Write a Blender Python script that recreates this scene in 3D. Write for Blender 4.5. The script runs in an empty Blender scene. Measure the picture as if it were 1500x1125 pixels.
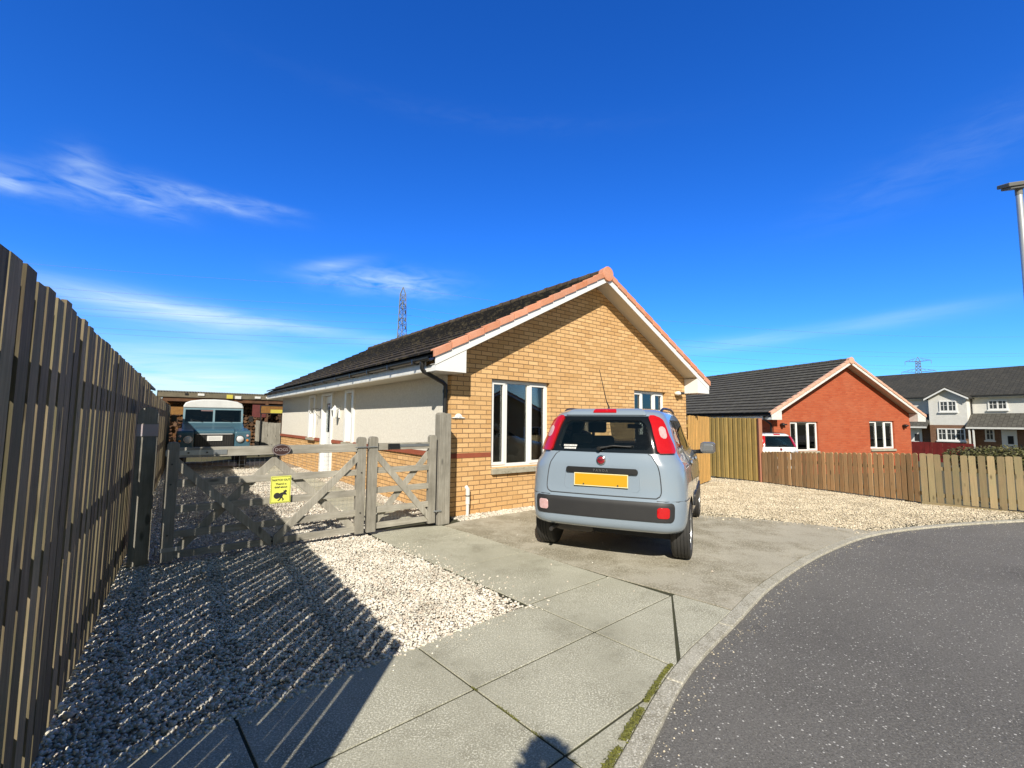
import bpy, bmesh, math, random
import numpy as np
from mathutils import Vector, Matrix
from mathutils import noise as mnoise
R = math.radians
scene = bpy.context.scene
COL = scene.collection
random.seed(7)

# ------------------------------------------------------------------ camera
CH = 1.46
cam_d = bpy.data.cameras.new('camera'); cam = bpy.data.objects.new('camera', cam_d); COL.objects.link(cam)
cam_d.sensor_width = 36; cam_d.lens = 36 * 667 / 1500; cam_d.clip_end = 3000; cam_d.clip_start = 0.02
p_, r_ = R(4.75), R(0.55)
Fv = Vector((0, math.cos(p_), math.sin(p_))); R0 = Vector((1, 0, 0)); U0 = R0.cross(Fv)
Rv = R0 * math.cos(r_) + U0 * math.sin(r_); Uv = Rv.cross(Fv)
mw = Matrix((Rv, Uv, -Fv)).transposed().to_4x4(); mw.translation = (0, 0, CH)
cam.matrix_world = mw
scene.camera = cam
scene.render.resolution_x = 1024; scene.render.resolution_y = 768

# ------------------------------------------------------------------ light
SAZ, SEL = R(3.8), R(36.2)
SUN = Vector((math.sin(SAZ) * math.cos(SEL), math.cos(SAZ) * math.cos(SEL), -math.sin(SEL)))
ld = bpy.data.lights.new('sun', 'SUN'); ld.energy = 5.0; ld.angle = R(0.5); ld.color = (1, .935, .82)
lo = bpy.data.objects.new('sun', ld); COL.objects.link(lo)
lo.rotation_euler = SUN.to_track_quat('-Z', 'Y').to_euler()
vs = scene.view_settings
vs.view_transform = 'Standard'; vs.look = 'None'; vs.exposure = 0.42; vs.gamma = 1

world = bpy.data.worlds.new('World'); scene.world = world; world.use_nodes = True
nt = world.node_tree; nt.nodes.clear()
class NG:
    """tiny node helper"""
    def __init__(s, nt): s.nt = nt
    def n(s, t, **k):
        x = s.nt.nodes.new(t)
        for a, b in k.items():
            if a.startswith('i_'):
                key = a[2:]
                key = int(key) if key.isdigit() else key.replace('_', ' ')
                s.set(x.inputs[key], b)
            else: setattr(x, a, b)
        return x
    def set(s, inp, v):
        if isinstance(v, bpy.types.NodeSocket): s.nt.links.new(v, inp)
        else: inp.default_value = v
    def math(s, op, a, b=0.0, c=None):
        x = s.nt.nodes.new('ShaderNodeMath'); x.operation = op
        s.set(x.inputs[0], a); s.set(x.inputs[1], b)
        if c is not None: s.set(x.inputs[2], c)
        return x.outputs[0]
    def mix(s, f, a, b, mode='MIX'):
        x = s.nt.nodes.new('ShaderNodeMix'); x.data_type = 'RGBA'; x.blend_type = mode
        s.set(x.inputs[0], f); s.set(x.inputs[6], a); s.set(x.inputs[7], b)
        return x.outputs[2]
    def ramp(s, f, stops, interp='LINEAR'):
        x = s.nt.nodes.new('ShaderNodeValToRGB'); cr = x.color_ramp; cr.interpolation = interp
        while len(cr.elements) < len(stops): cr.elements.new(.5)
        for e, (p, c) in zip(cr.elements, stops):
            e.position = p; e.color = (c, c, c, 1) if isinstance(c, (int, float)) else (*c, 1)
        s.set(x.inputs[0], f)
        return x.outputs[0]
g = NG(nt)
sky = g.n('ShaderNodeTexSky', sky_type='NISHITA', sun_disc=False, sun_elevation=SEL, sun_rotation=math.pi + SAZ,
          altitude=0, air_density=1.0, dust_density=0.25, ozone_density=3.0)
hs = g.n('ShaderNodeHueSaturation', i_Saturation=1.28, i_Value=1.0, i_Color=sky.outputs[0])
tc = g.n('ShaderNodeTexCoord').outputs['Generated']
sx = g.n('ShaderNodeSeparateXYZ'); g.set(sx.inputs[0], tc)
X, Y, Z = sx.outputs
az = g.math('MULTIPLY', g.math('ARCTAN2', X, Y), 57.29578)
el = g.math('MULTIPLY', g.math('ARCSINE', Z), 57.29578)
def pxdir(x, y):
    d = Fv + Rv * ((x - 750) / 667) - Uv * ((y - 562.5) / 667); d.normalize()
    return math.degrees(math.atan2(d.x, d.y)), math.degrees(math.asin(d.z))
cv = g.n('ShaderNodeCombineXYZ', i_0=g.math('MULTIPLY', az, .055), i_1=g.math('MULTIPLY', el, .42), i_2=0.0)
wn = g.n('ShaderNodeTexNoise', i_Scale=1.0, i_Detail=7.0, i_Roughness=.6, i_Distortion=.6, i_Vector=cv.outputs[0])
wisp = g.ramp(wn.outputs[0], [(.36, 0.0), (.72, 1.0)])
cv2 = g.n('ShaderNodeCombineXYZ', i_0=g.math('MULTIPLY', g.math('ADD', az, g.math('MULTIPLY', el, .7)), .26), i_1=g.math('MULTIPLY', g.math('SUBTRACT', el, g.math('MULTIPLY', az, .05)), 1.0), i_2=3.0)
wn2 = g.n('ShaderNodeTexNoise', i_Scale=1.0, i_Detail=8.0, i_Roughness=.55, i_Distortion=.5, i_Vector=cv2.outputs[0])
fil = g.ramp(wn2.outputs[0], [(.30, 0.0), (.85, 1.0)])
# cloud streaks: pixel centre, half sizes in degrees, tilt, strength, texture
blobs = [((205, 292), 3.0, 1.0, -8, .5, 1), ((300, 292), 5.5, .8, -2, .5, 1), ((385, 300), 3.5, .4, -2, .2, 1), ((120, 250), 1.6, 1.6, -35, .35, 1), ((60, 268), 5, 1.3, 0, .22, 1), ((5, 266), 1.5, .7, 0, .5, 1),
         ((485, 388), 3.6, .55, 14, .55, 0), ((560, 412), 7, 1.3, 2, .55, 1), ((610, 425), 4, .9, -6, .3, 1),
         ((340, 468), 14, .75, -3.2, .65, 0), ((200, 448), 9, 1.5, -4, .55, 0), ((400, 480), 12, 1.6, -2, .25, 0), ((300, 566), 20, 3.4, 0, 1.1, 0), ((200, 535), 10, 2.6, 0, .35, 0),
         ((1120, 498), 14, .8, 3, .30, 0), ((1330, 462), 5, .6, 4, .22, 0), ((1400, 225), 10, 2.2, 14, .07, 1), ((700, 175), 22, 1.0, -3, .02, 1)]
cloud = None
for (px, py), wa, we, tilt, st, tex in blobs:
    a0, e0 = pxdir(px, py)
    da = g.math('SUBTRACT', az, a0); de = g.math('SUBTRACT', el, e0)
    c_, s_ = math.cos(R(tilt)), math.sin(R(tilt))
    u = g.math('DIVIDE', g.math('ADD', g.math('MULTIPLY', da, c_), g.math('MULTIPLY', de, s_)), wa)
    v = g.math('DIVIDE', g.math('SUBTRACT', g.math('MULTIPLY', de, c_), g.math('MULTIPLY', da, s_)), we)
    q = g.math('ADD', g.math('MULTIPLY', u, u), g.math('MULTIPLY', v, v))
    m = g.math('MULTIPLY', g.math('EXPONENT', g.math('MULTIPLY', q, -1.0)), st)
    m = g.math('MULTIPLY', m, g.math('MULTIPLY', fil, 1.25) if tex else g.math('ADD', g.math('MULTIPLY', wisp, .75), .25))
    cloud = m if cloud is None else g.math('ADD', cloud, m)
cloud = g.math('MINIMUM', cloud, .85)
gam = g.n('ShaderNodeGamma', i_Color=hs.outputs[0], i_Gamma=1.05)
vd = g.n('ShaderNodeVectorMath', operation='DOT_PRODUCT'); g.set(vd.inputs[0], tc); vd.inputs[1].default_value = tuple(-SUN)
near_sun = g.ramp(g.math('MULTIPLY_ADD', vd.outputs['Value'], .5, .5), [(.47, 0.0), (.72, 1.0)])
tint = g.mix(1.0, gam.outputs[0], g.mix(near_sun, (.46, .985, 1.75, 1), (.98, .68, .42, 1)), 'MULTIPLY')
skc = g.mix(cloud, tint, (6.9, 8.6, 9.4, 1))
bg = g.n('ShaderNodeBackground', i_Color=skc, i_Strength=0.088)
out = g.n('ShaderNodeOutputWorld'); nt.links.new(bg.outputs[0], out.inputs[0])

# ------------------------------------------------------------------ materials
MAT = {}
def newmat(name):
    m = bpy.data.materials.new(name); m.use_nodes = True; m.node_tree.nodes.clear(); MAT[name] = m
    g = NG(m.node_tree)
    b = g.n('ShaderNodeBsdfPrincipled'); o = g.n('ShaderNodeOutputMaterial')
    m.node_tree.links.new(b.outputs[0], o.inputs[0])
    return m, g, b
def c4(c): return (*c, 1) if len(c) == 3 else c
def objc(g, scale=(1, 1, 1)):
    t = g.n('ShaderNodeTexCoord'); mp = g.n('ShaderNodeMapping', i_Vector=t.outputs['Object'], i_Scale=scale)
    return mp.outputs[0]
def P(name, col, rough=.5, col2=None, vs=4, bump=0, bs=40, metal=0, st=(1, 1, 1), coat=0, spec=.5, island=0, contrast=.25, emit=0, dirt=None):
    m, g, b = newmat(name)
    v = objc(g, st)
    if col2 is None: col2 = tuple(x * .85 for x in col)
    n = g.n('ShaderNodeTexNoise', i_Scale=vs, i_Detail=6.0, i_Roughness=.6, i_Vector=v)
    f = g.ramp(n.outputs[0], [(.5 - contrast, 0.0), (.5 + contrast, 1.0)])
    c = g.mix(f, c4(col), c4(col2))
    if island:
        ri = g.n('ShaderNodeNewGeometry').outputs['Random Per Island']
        k = g.n('ShaderNodeHueSaturation', i_Color=c, i_Value=g.math('ADD', g.math('MULTIPLY', ri, island * 2), 1 - island),
                i_Saturation=g.math('ADD', g.math('MULTIPLY', g.math('FRACT', g.math('MULTIPLY', ri, 7.31)), island * .8), 1 - island * .4))
        c = k.outputs[0]
    if dirt:
        n3 = g.n('ShaderNodeTexNoise', i_Scale=dirt[0], i_Detail=8.0, i_Roughness=.7, i_Vector=v)
        c = g.mix(g.ramp(n3.outputs[0], [(dirt[1], 0.0), (dirt[1] + .12, 1.0)]), c, c4(dirt[2]))
    g.set(b.inputs['Base Color'], c)
    b.inputs['Roughness'].default_value = rough; b.inputs['Metallic'].default_value = metal
    b.inputs['Coat Weight'].default_value = coat; b.inputs['Specular IOR Level'].default_value = spec
    b.inputs['Coat Roughness'].default_value = .04
    if bump:
        n2 = g.n('ShaderNodeTexNoise', i_Scale=bs, i_Detail=5.0, i_Vector=v)
        bp = g.n('ShaderNodeBump', i_Strength=bump, i_Distance=.01, i_Height=n2.outputs[0]); g.set(b.inputs['Normal'], bp.outputs[0])
    if emit:
        g.set(b.inputs['Emission Color'], c); b.inputs['Emission Strength'].default_value = emit
    return m

def wood(name, col, col2, axis='Z', island=.25, knots=True, rough=.85, green=None):
    m, g, b = newmat(name)
    st = {'Z': (1, 1, .06), 'X': (.06, 1, 1), 'Y': (1, .06, 1)}[axis]
    t = g.n('ShaderNodeTexCoord').outputs['Object']
    ri = g.n('ShaderNodeNewGeometry').outputs['Random Per Island']
    off = g.n('ShaderNodeVectorMath', operation='ADD'); g.set(off.inputs[0], t)
    cx = g.n('ShaderNodeCombineXYZ', i_0=g.math('MULTIPLY', ri, 13.0), i_1=g.math('MULTIPLY', ri, 7.0), i_2=g.math('MULTIPLY', ri, 29.0)); g.set(off.inputs[1], cx.outputs[0])
    mp = g.n('ShaderNodeMapping', i_Vector=off.outputs[0], i_Scale=st)
    n = g.n('ShaderNodeTexNoise', i_Scale=55.0, i_Detail=6.0, i_Roughness=.65, i_Distortion=.3, i_Vector=mp.outputs[0])
    n2 = g.n('ShaderNodeTexNoise', i_Scale=3.0, i_Detail=5.0, i_Roughness=.6, i_Vector=off.outputs[0])
    c = g.mix(g.ramp(n.outputs[0], [(.3, 0.0), (.7, 1.0)]), c4(col), c4(col2))
    c = g.mix(g.ramp(n2.outputs[0], [(.35, 0.0), (.75, .7)]), c, c4(green or tuple(x * .6 for x in col2)))
    if knots:
        ms = g.n('ShaderNodeMapping', i_Vector=off.outputs[0], i_Scale={'Z': (1, 1, .35), 'X': (.35, 1, 1), 'Y': (1, .35, 1)}[axis])
        vo = g.n('ShaderNodeTexVoronoi', i_Scale=7.0, i_Vector=ms.outputs[0])
        c = g.mix(g.ramp(vo.outputs['Distance'], [(.10, .8), (.17, 0.0)]), c, c4(tuple(x * .22 for x in col)))
    k = g.n('ShaderNodeHueSaturation', i_Color=c, i_Value=g.math('ADD', g.math('MULTIPLY', g.math('FRACT', g.math('MULTIPLY', ri, 5.77)), island * 2), 1 - island))
    g.set(b.inputs['Base Color'], k.outputs[0]); b.inputs['Roughness'].default_value = rough
    b.inputs['Specular IOR Level'].default_value = .3
    bp = g.n('ShaderNodeBump', i_Strength=.5, i_Distance=.004, i_Height=n.outputs[0]); g.set(b.inputs['Normal'], bp.outputs[0])
    return m

def brick(name, c1, c2, mortar, blotch, bw=.225, bh=.075):
    m, g, b = newmat(name)
    t = g.n('ShaderNodeTexCoord').outputs['Object']; s = g.n('ShaderNodeSeparateXYZ'); g.set(s.inputs[0], t)
    v = g.n('ShaderNodeCombineXYZ', i_0=g.math('ADD', s.outputs[0], s.outputs[1]), i_1=s.outputs[2], i_2=0.0).outputs[0]
    nz = g.n('ShaderNodeTexNoise', i_Scale=18.0, i_Detail=3.0, i_Vector=t)
    wob = g.n('ShaderNodeVectorMath', operation='MULTIPLY_ADD'); g.set(wob.inputs[0], nz.outputs['Color']); wob.inputs[1].default_value = (.006, .006, 0); g.set(wob.inputs[2], v)
    br = g.n('ShaderNodeTexBrick', offset=.5, i_Color1=c4(c1), i_Color2=c4(c2), i_Mortar=c4(mortar), i_Scale=1.0, i_Bias=0.0)
    br.inputs['Vector'].default_value = (0, 0, 0); g.set(br.inputs['Vector'], wob.outputs[0])
    br.inputs['Mortar Size'].default_value = .0062; br.inputs['Mortar Smooth'].default_value = .15
    br.inputs['Brick Width'].default_value = bw; br.inputs['Row Height'].default_value = bh
    n1 = g.n('ShaderNodeTexNoise', i_Scale=1.3, i_Detail=5.0, i_Vector=t)
    n2 = g.n('ShaderNodeTexNoise', i_Scale=60.0, i_Detail=5.0, i_Vector=t)
    c = g.mix(g.ramp(n1.outputs[0], [(.45, 0.0), (.75, .45)]), br.outputs[0], c4(blotch))
    c = g.mix(.35, c, g.ramp(n2.outputs[0], [(.3, .3), (.7, 1.0)]), 'MULTIPLY')
    g.set(b.inputs['Base Color'], c); b.inputs['Roughness'].default_value = .9; b.inputs['Specular IOR Level'].default_value = .25
    h = g.math('ADD', g.math('MULTIPLY', br.outputs['Fac'], -1.0), g.math('MULTIPLY', n2.outputs[0], .35))
    bp = g.n('ShaderNodeBump', i_Strength=.8, i_Distance=.006, i_Height=h); g.set(b.inputs['Normal'], bp.outputs[0])
    return m

def rooftile(name, c1, c2, moss, amount):
    m, g, b = newmat(name)
    t = g.n('ShaderNodeTexCoord').outputs['Object']; s = g.n('ShaderNodeSeparateXYZ'); g.set(s.inputs[0], t)
    v = g.n('ShaderNodeCombineXYZ', i_0=s.outputs[1], i_1=g.math('MULTIPLY_ADD', s.outputs[0], 1.129, .553), i_2=0.0).outputs[0]
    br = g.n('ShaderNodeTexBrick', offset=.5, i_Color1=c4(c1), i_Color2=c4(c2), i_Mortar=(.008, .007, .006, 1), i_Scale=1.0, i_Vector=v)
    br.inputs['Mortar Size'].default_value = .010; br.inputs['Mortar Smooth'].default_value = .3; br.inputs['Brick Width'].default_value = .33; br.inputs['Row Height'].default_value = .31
    n1 = g.n('ShaderNodeTexNoise', i_Scale=5.0, i_Detail=8.0, i_Roughness=.75, i_Vector=t)
    n2 = g.n('ShaderNodeTexNoise', i_Scale=45.0, i_Detail=6.0, i_Roughness=.7, i_Vector=t)
    c = g.mix(g.ramp(n1.outputs[0], [(amount, 0.0), (amount + .2, .85)]), br.outputs[0], c4(moss))
    c = g.mix(.6, c, g.ramp(n2.outputs[0], [(.3, .35), (.7, 1.3)]), 'MULTIPLY')
    g.set(b.inputs['Base Color'], c); b.inputs['Roughness'].default_value = .9; b.inputs['Specular IOR Level'].default_value = .3
    h = g.math('ADD', g.math('MULTIPLY', br.outputs['Fac'], -.8), n2.outputs[0])
    bp = g.n('ShaderNodeBump', i_Strength=.9, i_Distance=.012, i_Height=h); g.set(b.inputs['Normal'], bp.outputs[0])
    return m

def glassmat(name, tint, refl=1.0, rough=.0):
    m = bpy.data.materials.new(name); m.use_nodes = True; nt = m.node_tree; nt.nodes.clear(); g = NG(nt); MAT[name] = m
    tr = g.n('ShaderNodeBsdfTransparent', i_Color=c4(tint)); gl = g.n('ShaderNodeBsdfGlossy', i_Color=(1, 1, 1, 1), i_Roughness=rough)
    lw = g.n('ShaderNodeFresnel', i_IOR=1.5)
    mx = g.n('ShaderNodeMixShader'); g.set(mx.inputs[0], g.math('MINIMUM', g.math('MULTIPLY', lw.outputs[0], refl), 1.0))
    nt.links.new(tr.outputs[0], mx.inputs[1]); nt.links.new(gl.outputs[0], mx.inputs[2])
    o = g.n('ShaderNodeOutputMaterial'); nt.links.new(mx.outputs[0], o.inputs[0])
    return m

BUFF = brick('buff_brick', (.64, .375, .155), (.81, .515, .245), (.24, .14, .075), (.66, .42, .19))
BUFF2 = BUFF
REDB = brick('red_brick', (.42, .085, .035), (.50, .12, .05), (.40, .13, .07), (.50, .17, .09))
BRNB = brick('brown_brick', (.20, .10, .06), (.27, .15, .09), (.28, .22, .17), (.22, .13, .08))
BAND = P('band_brick', (.33, .085, .04), .85, (.24, .06, .03), vs=9, bump=.4, bs=60)
RENDER = P('cream_roughcast', (.74, .705, .62), .95, (.64, .60, .52), vs=34, bump=.5, bs=70, contrast=.14)
RENDER2 = P('grey_roughcast', (.72, .71, .67), .95, (.62, .61, .57), vs=3, bump=.5, bs=50)
UPVC = P('white_upvc', (.80, .80, .78), .28, (.76, .76, .74), vs=3)
UPVCD = P('aged_upvc', (.74, .74, .71), .4, (.60, .59, .54), vs=7, contrast=.2, dirt=(14, .62, (.42, .40, .33)))
SOFF = P('cream_soffit', (.62, .58, .48), .5, (.58, .54, .44), vs=3)
BLKP = P('black_plastic', (.012, .012, .013), .35, (.02, .02, .02), vs=9)
TERRA = P('terracotta_verge', (.56, .215, .11), .8, (.62, .30, .19), vs=7, bump=.3, island=.14)
TERRA2 = P('pale_terracotta', (.58, .32, .22), .8, (.66, .40, .29), vs=7, bump=.3, island=.08)
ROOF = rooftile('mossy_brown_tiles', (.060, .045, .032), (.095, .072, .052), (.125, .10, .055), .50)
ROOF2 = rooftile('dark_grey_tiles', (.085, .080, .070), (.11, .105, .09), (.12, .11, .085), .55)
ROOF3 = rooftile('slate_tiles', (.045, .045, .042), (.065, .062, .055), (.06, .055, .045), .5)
SILL = P('concrete_sill', (.42, .39, .31), .9, (.30, .28, .21), vs=8, bump=.4, dirt=(20, .55, (.16, .14, .09)))
GLASS = glassmat('window_glass', (.80, .84, .83), 2.0)
CARGL = glassmat('car_glass', (.84, .88, .87), .9)
CARGD = glassmat('tinted_glass', (.62, .66, .67), 1.2)
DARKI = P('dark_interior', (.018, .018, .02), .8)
GREYW = wood('weathered_grey_wood', (.44, .415, .355), (.27, .25, .205), 'Z', .16)
GREYX = wood('weathered_grey_rail', (.44, .415, .355), (.27, .25, .205), 'X', .12)
FENW = wood('old_fence_boards', (.26, .205, .13), (.10, .076, .048), 'Z', .38, green=(.10, .105, .05))
FENX = wood('old_fence_rails', (.24, .21, .15), (.14, .12, .085), 'X', .2)
PICK = wood('tan_picket_wood', (.52, .32, .16), (.38, .22, .105), 'Z', .32, green=(.33, .25, .14))
PALE = wood('pale_picket_wood', (.38, .29, .165), (.27, .20, .115), 'Z', .30, green=(.27, .245, .135))
OLIV = wood('treated_olive_boards', (.48, .34, .125), (.33, .225, .075), 'Z', .22, knots=False, green=(.27, .21, .07))
ORNG = wood('new_orange_boards', (.62, .37, .12), (.52, .30, .10), 'Z', .10, knots=False, green=(.40, .26, .09))
POSTR = P('red_stained_post', (.36, .13, .08), .8, (.30, .15, .09), vs=10)
REDF = wood('red_painted_boards', (.20, .020, .018), (.15, .018, .016), 'Z', .12, knots=False)
GALV = P('galvanised_steel', (.42, .44, .45), .45, (.34, .36, .37), vs=12, metal=.8)
IRON = P('dark_iron', (.05, .05, .055), .5, (.09, .08, .07), vs=20, metal=.6)
RUST = P('rusty_brown', (.07, .035, .02), .9, (.16, .075, .035), vs=6, bump=.5)
LOG = P('stacked_log_ends', (.14, .07, .03), .9, (.05, .028, .016), vs=12, island=.5, bump=.5)

def groundmat(name, base, base2, speck, sthr, sscale, rough=.9, bump=.5, blotch=None, vsc=1.2, agg=None):
    m, g, b = newmat(name)
    t = g.n('ShaderNodeTexCoord').outputs['Object']
    n = g.n('ShaderNodeTexNoise', i_Scale=vsc, i_Detail=8.0, i_Roughness=.65, i_Vector=t)
    f = g.n('ShaderNodeTexNoise', i_Scale=140.0, i_Detail=4.0, i_Roughness=.7, i_Vector=t)
    c = g.mix(g.ramp(n.outputs[0], [(.36, 0.0), (.64, 1.0)]), c4(base), c4(base2))
    c = g.mix(.75, c, g.ramp(f.outputs[0], [(.25, .45), (.75, 1.45)]), 'MULTIPLY')
    if blotch:
        n5 = g.n('ShaderNodeTexNoise', i_Scale=blotch[0], i_Detail=9.0, i_Roughness=.75, i_Vector=t)
        c = g.mix(g.ramp(n5.outputs[0], [(blotch[1], 0.0), (blotch[1] + .12, .8)]), c, c4(blotch[2]))
    if agg:
        na = g.n('ShaderNodeTexNoise', i_Scale=agg[0], i_Detail=3.0, i_Roughness=.6, i_Vector=t)
        nm = g.n('ShaderNodeTexNoise', i_Scale=1.1, i_Detail=5.0, i_Roughness=.6, i_Vector=t)
        am = g.math('MULTIPLY', g.ramp(na.outputs[0], [(.52, 0.0), (.60, 1.0)]), g.ramp(nm.outputs[0], [(agg[1], 0.0), (agg[1] + .18, agg[2])]))
        c = g.mix(am, c, c4(agg[3]))
        nd = g.n('ShaderNodeTexNoise', i_Scale=agg[0] * 1.3, i_Detail=2.0, i_Vector=t)
        c = g.mix(g.math('MULTIPLY', g.ramp(nd.outputs[0], [(.32, 1.0), (.44, 0.0)]), .65), c, c4(tuple(x * .5 for x in base)))
    wv = g.n('ShaderNodeVectorMath', operation='MULTIPLY_ADD'); g.set(wv.inputs[0], f.outputs['Color']); wv.inputs[1].default_value = (.012, .012, .012); g.set(wv.inputs[2], t)
    vo = g.n('ShaderNodeTexVoronoi', i_Scale=sscale, i_Vector=wv.outputs[0])
    sc = g.n('ShaderNodeSeparateColor', i_Color=vo.outputs['Color'])
    msk = g.n('ShaderNodeTexNoise', i_Scale=.9, i_Detail=3.0, i_Vector=t)
    thr = g.math('MULTIPLY_ADD', g.math('SUBTRACT', msk.outputs[0], .5), sthr[2], sthr[1])
    on = g.math('MULTIPLY', g.math('LESS_THAN', vo.outputs['Distance'], g.math('MULTIPLY_ADD', sc.outputs[1], .22, sthr[0])), g.math('LESS_THAN', sc.outputs[0], thr))
    c = g.mix(on, c, c4(speck))
    g.set(b.inputs['Base Color'], c); b.inputs['Roughness'].default_value = rough; b.inputs['Specular IOR Level'].default_value = .3
    h = g.math('ADD', f.outputs[0], g.math('MULTIPLY', on, .4))
    bp = g.n('ShaderNodeBump', i_Strength=bump, i_Distance=.006, i_Height=h); g.set(b.inputs['Normal'], bp.outputs[0])
    return m
ROADM = groundmat('chipped_asphalt', (.130, .123, .113), (.175, .166, .153), (.62, .60, .56), (.13, .24, .45), 62, .85, .9, vsc=.5, blotch=(.7, .56, (.075, .07, .066)), agg=(85, .20, .7, (.24, .23, .21)))
SLABM = groundmat('concrete_slab', (.36, .345, .265), (.43, .415, .325), (.48, .455, .36), (.22, .02, .6), 75, .9, .5, blotch=(1.7, .50, (.26, .247, .185)), agg=(105, .36, .9, (.70, .68, .56)))
PADM = groundmat('worn_aggregate_concrete', (.46, .425, .34), (.37, .34, .27), (.5, .45, .35), (.22, .06, .4), 55, .95, .8, blotch=(1.1, .47, (.22, .195, .135)), vsc=2.2, agg=(60, .33, .7, (.60, .55, .43)))
KERBM = groundmat('kerb_concrete', (.38, .355, .285), (.46, .435, .36), (.50, .48, .43), (.2, .05, .4), 60, .95, .8, blotch=(9, .48, (.24, .22, .165)), agg=(90, .25, .9, (.66, .63, .54)))
SOIL = groundmat('ground_soil', (.10, .085, .055), (.08, .085, .04), (.16, .14, .1), (.2, .1, .2), 20, .95, .8, vsc=.6)
def gravelmat(name, ca, cb, crack, scale):
    m, g, b = newmat(name)
    t = g.n('ShaderNodeTexCoord').outputs['Object']
    vo = g.n('ShaderNodeTexVoronoi', i_Scale=scale, i_Vector=t)
    sc = g.n('ShaderNodeSeparateColor', i_Color=vo.outputs['Color'])
    c = g.mix(sc.outputs[0], c4(ca), c4(cb))
    c = g.mix(g.ramp(vo.outputs['Distance'], [(.45, 0.0), (.75, .9)]), c, c4(crack))
    g.set(b.inputs['Base Color'], c); b.inputs['Roughness'].default_value = .9
    bp = g.n('ShaderNodeBump', i_Strength=1.0, i_Distance=.02, i_Height=g.math('MULTIPLY', vo.outputs['Distance'], -1.0)); g.set(b.inputs['Normal'], bp.outputs[0])
    return m
BEDM = gravelmat('gravel_bed', (.52, .46, .37), (.36, .31, .25), (.16, .135, .10), 60)
BEDR = gravelmat('gravel_bed_tan', (.62, .54, .39), (.48, .41, .29), (.28, .23, .155), 50)
def pebblemat(name, stops):
    m, g, b = newmat(name)
    ri = g.n('ShaderNodeNewGeometry').outputs['Random Per Island']
    c = g.ramp(ri, stops)
    t = g.n('ShaderNodeTexCoord').outputs['Object']
    n = g.n('ShaderNodeTexNoise', i_Scale=2.2, i_Detail=4.0, i_Vector=t)
    c = g.mix(g.ramp(n.outputs[0], [(.45, 0.0), (.75, .5)]), c, (.30, .27, .22, 1), 'MULTIPLY')
    g.set(b.inputs['Base Color'], c); b.inputs['Roughness'].default_value = .8
    return m
PEBM = pebblemat('cream_pebbles', [(0, (.46, .41, .33)), (.2, (.66, .61, .52)), (.45, (.76, .72, .62)), (.6, (.60, .49, .39)), (.75, (.70, .66, .56)), (.95, (.80, .77, .69)), (1, (.28, .24, .19))])
PEBR = pebblemat('tan_pebbles', [(0, (.42, .36, .25)), (.3, (.64, .56, .42)), (.6, (.72, .64, .49)), (.8, (.56, .46, .33)), (1, (.78, .71, .57))])
MOSS = P('green_moss', (.10, .105, .02), .95, (.16, .16, .035), vs=20, bump=1, bs=60, island=.3)
LEAF = P('hedge_leaves', (.06, .08, .022), .7, (.11, .09, .035), vs=3, island=.4)
LEAFD = P('dark_leaves', (.03, .055, .018), .7, (.05, .07, .02), vs=2, island=.4)
BARK = P('bark', (.10, .075, .05), .95, (.06, .045, .03), vs=12, bump=.8)
YEL = P('sign_yellow', (.78, .80, .12), .5, (.74, .76, .15), vs=5)
INK = P('sign_ink', (.03, .03, .03), .6)
WHT = P('white_plate', (.72, .72, .70), .5, (.66, .65, .62), vs=8)

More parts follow.
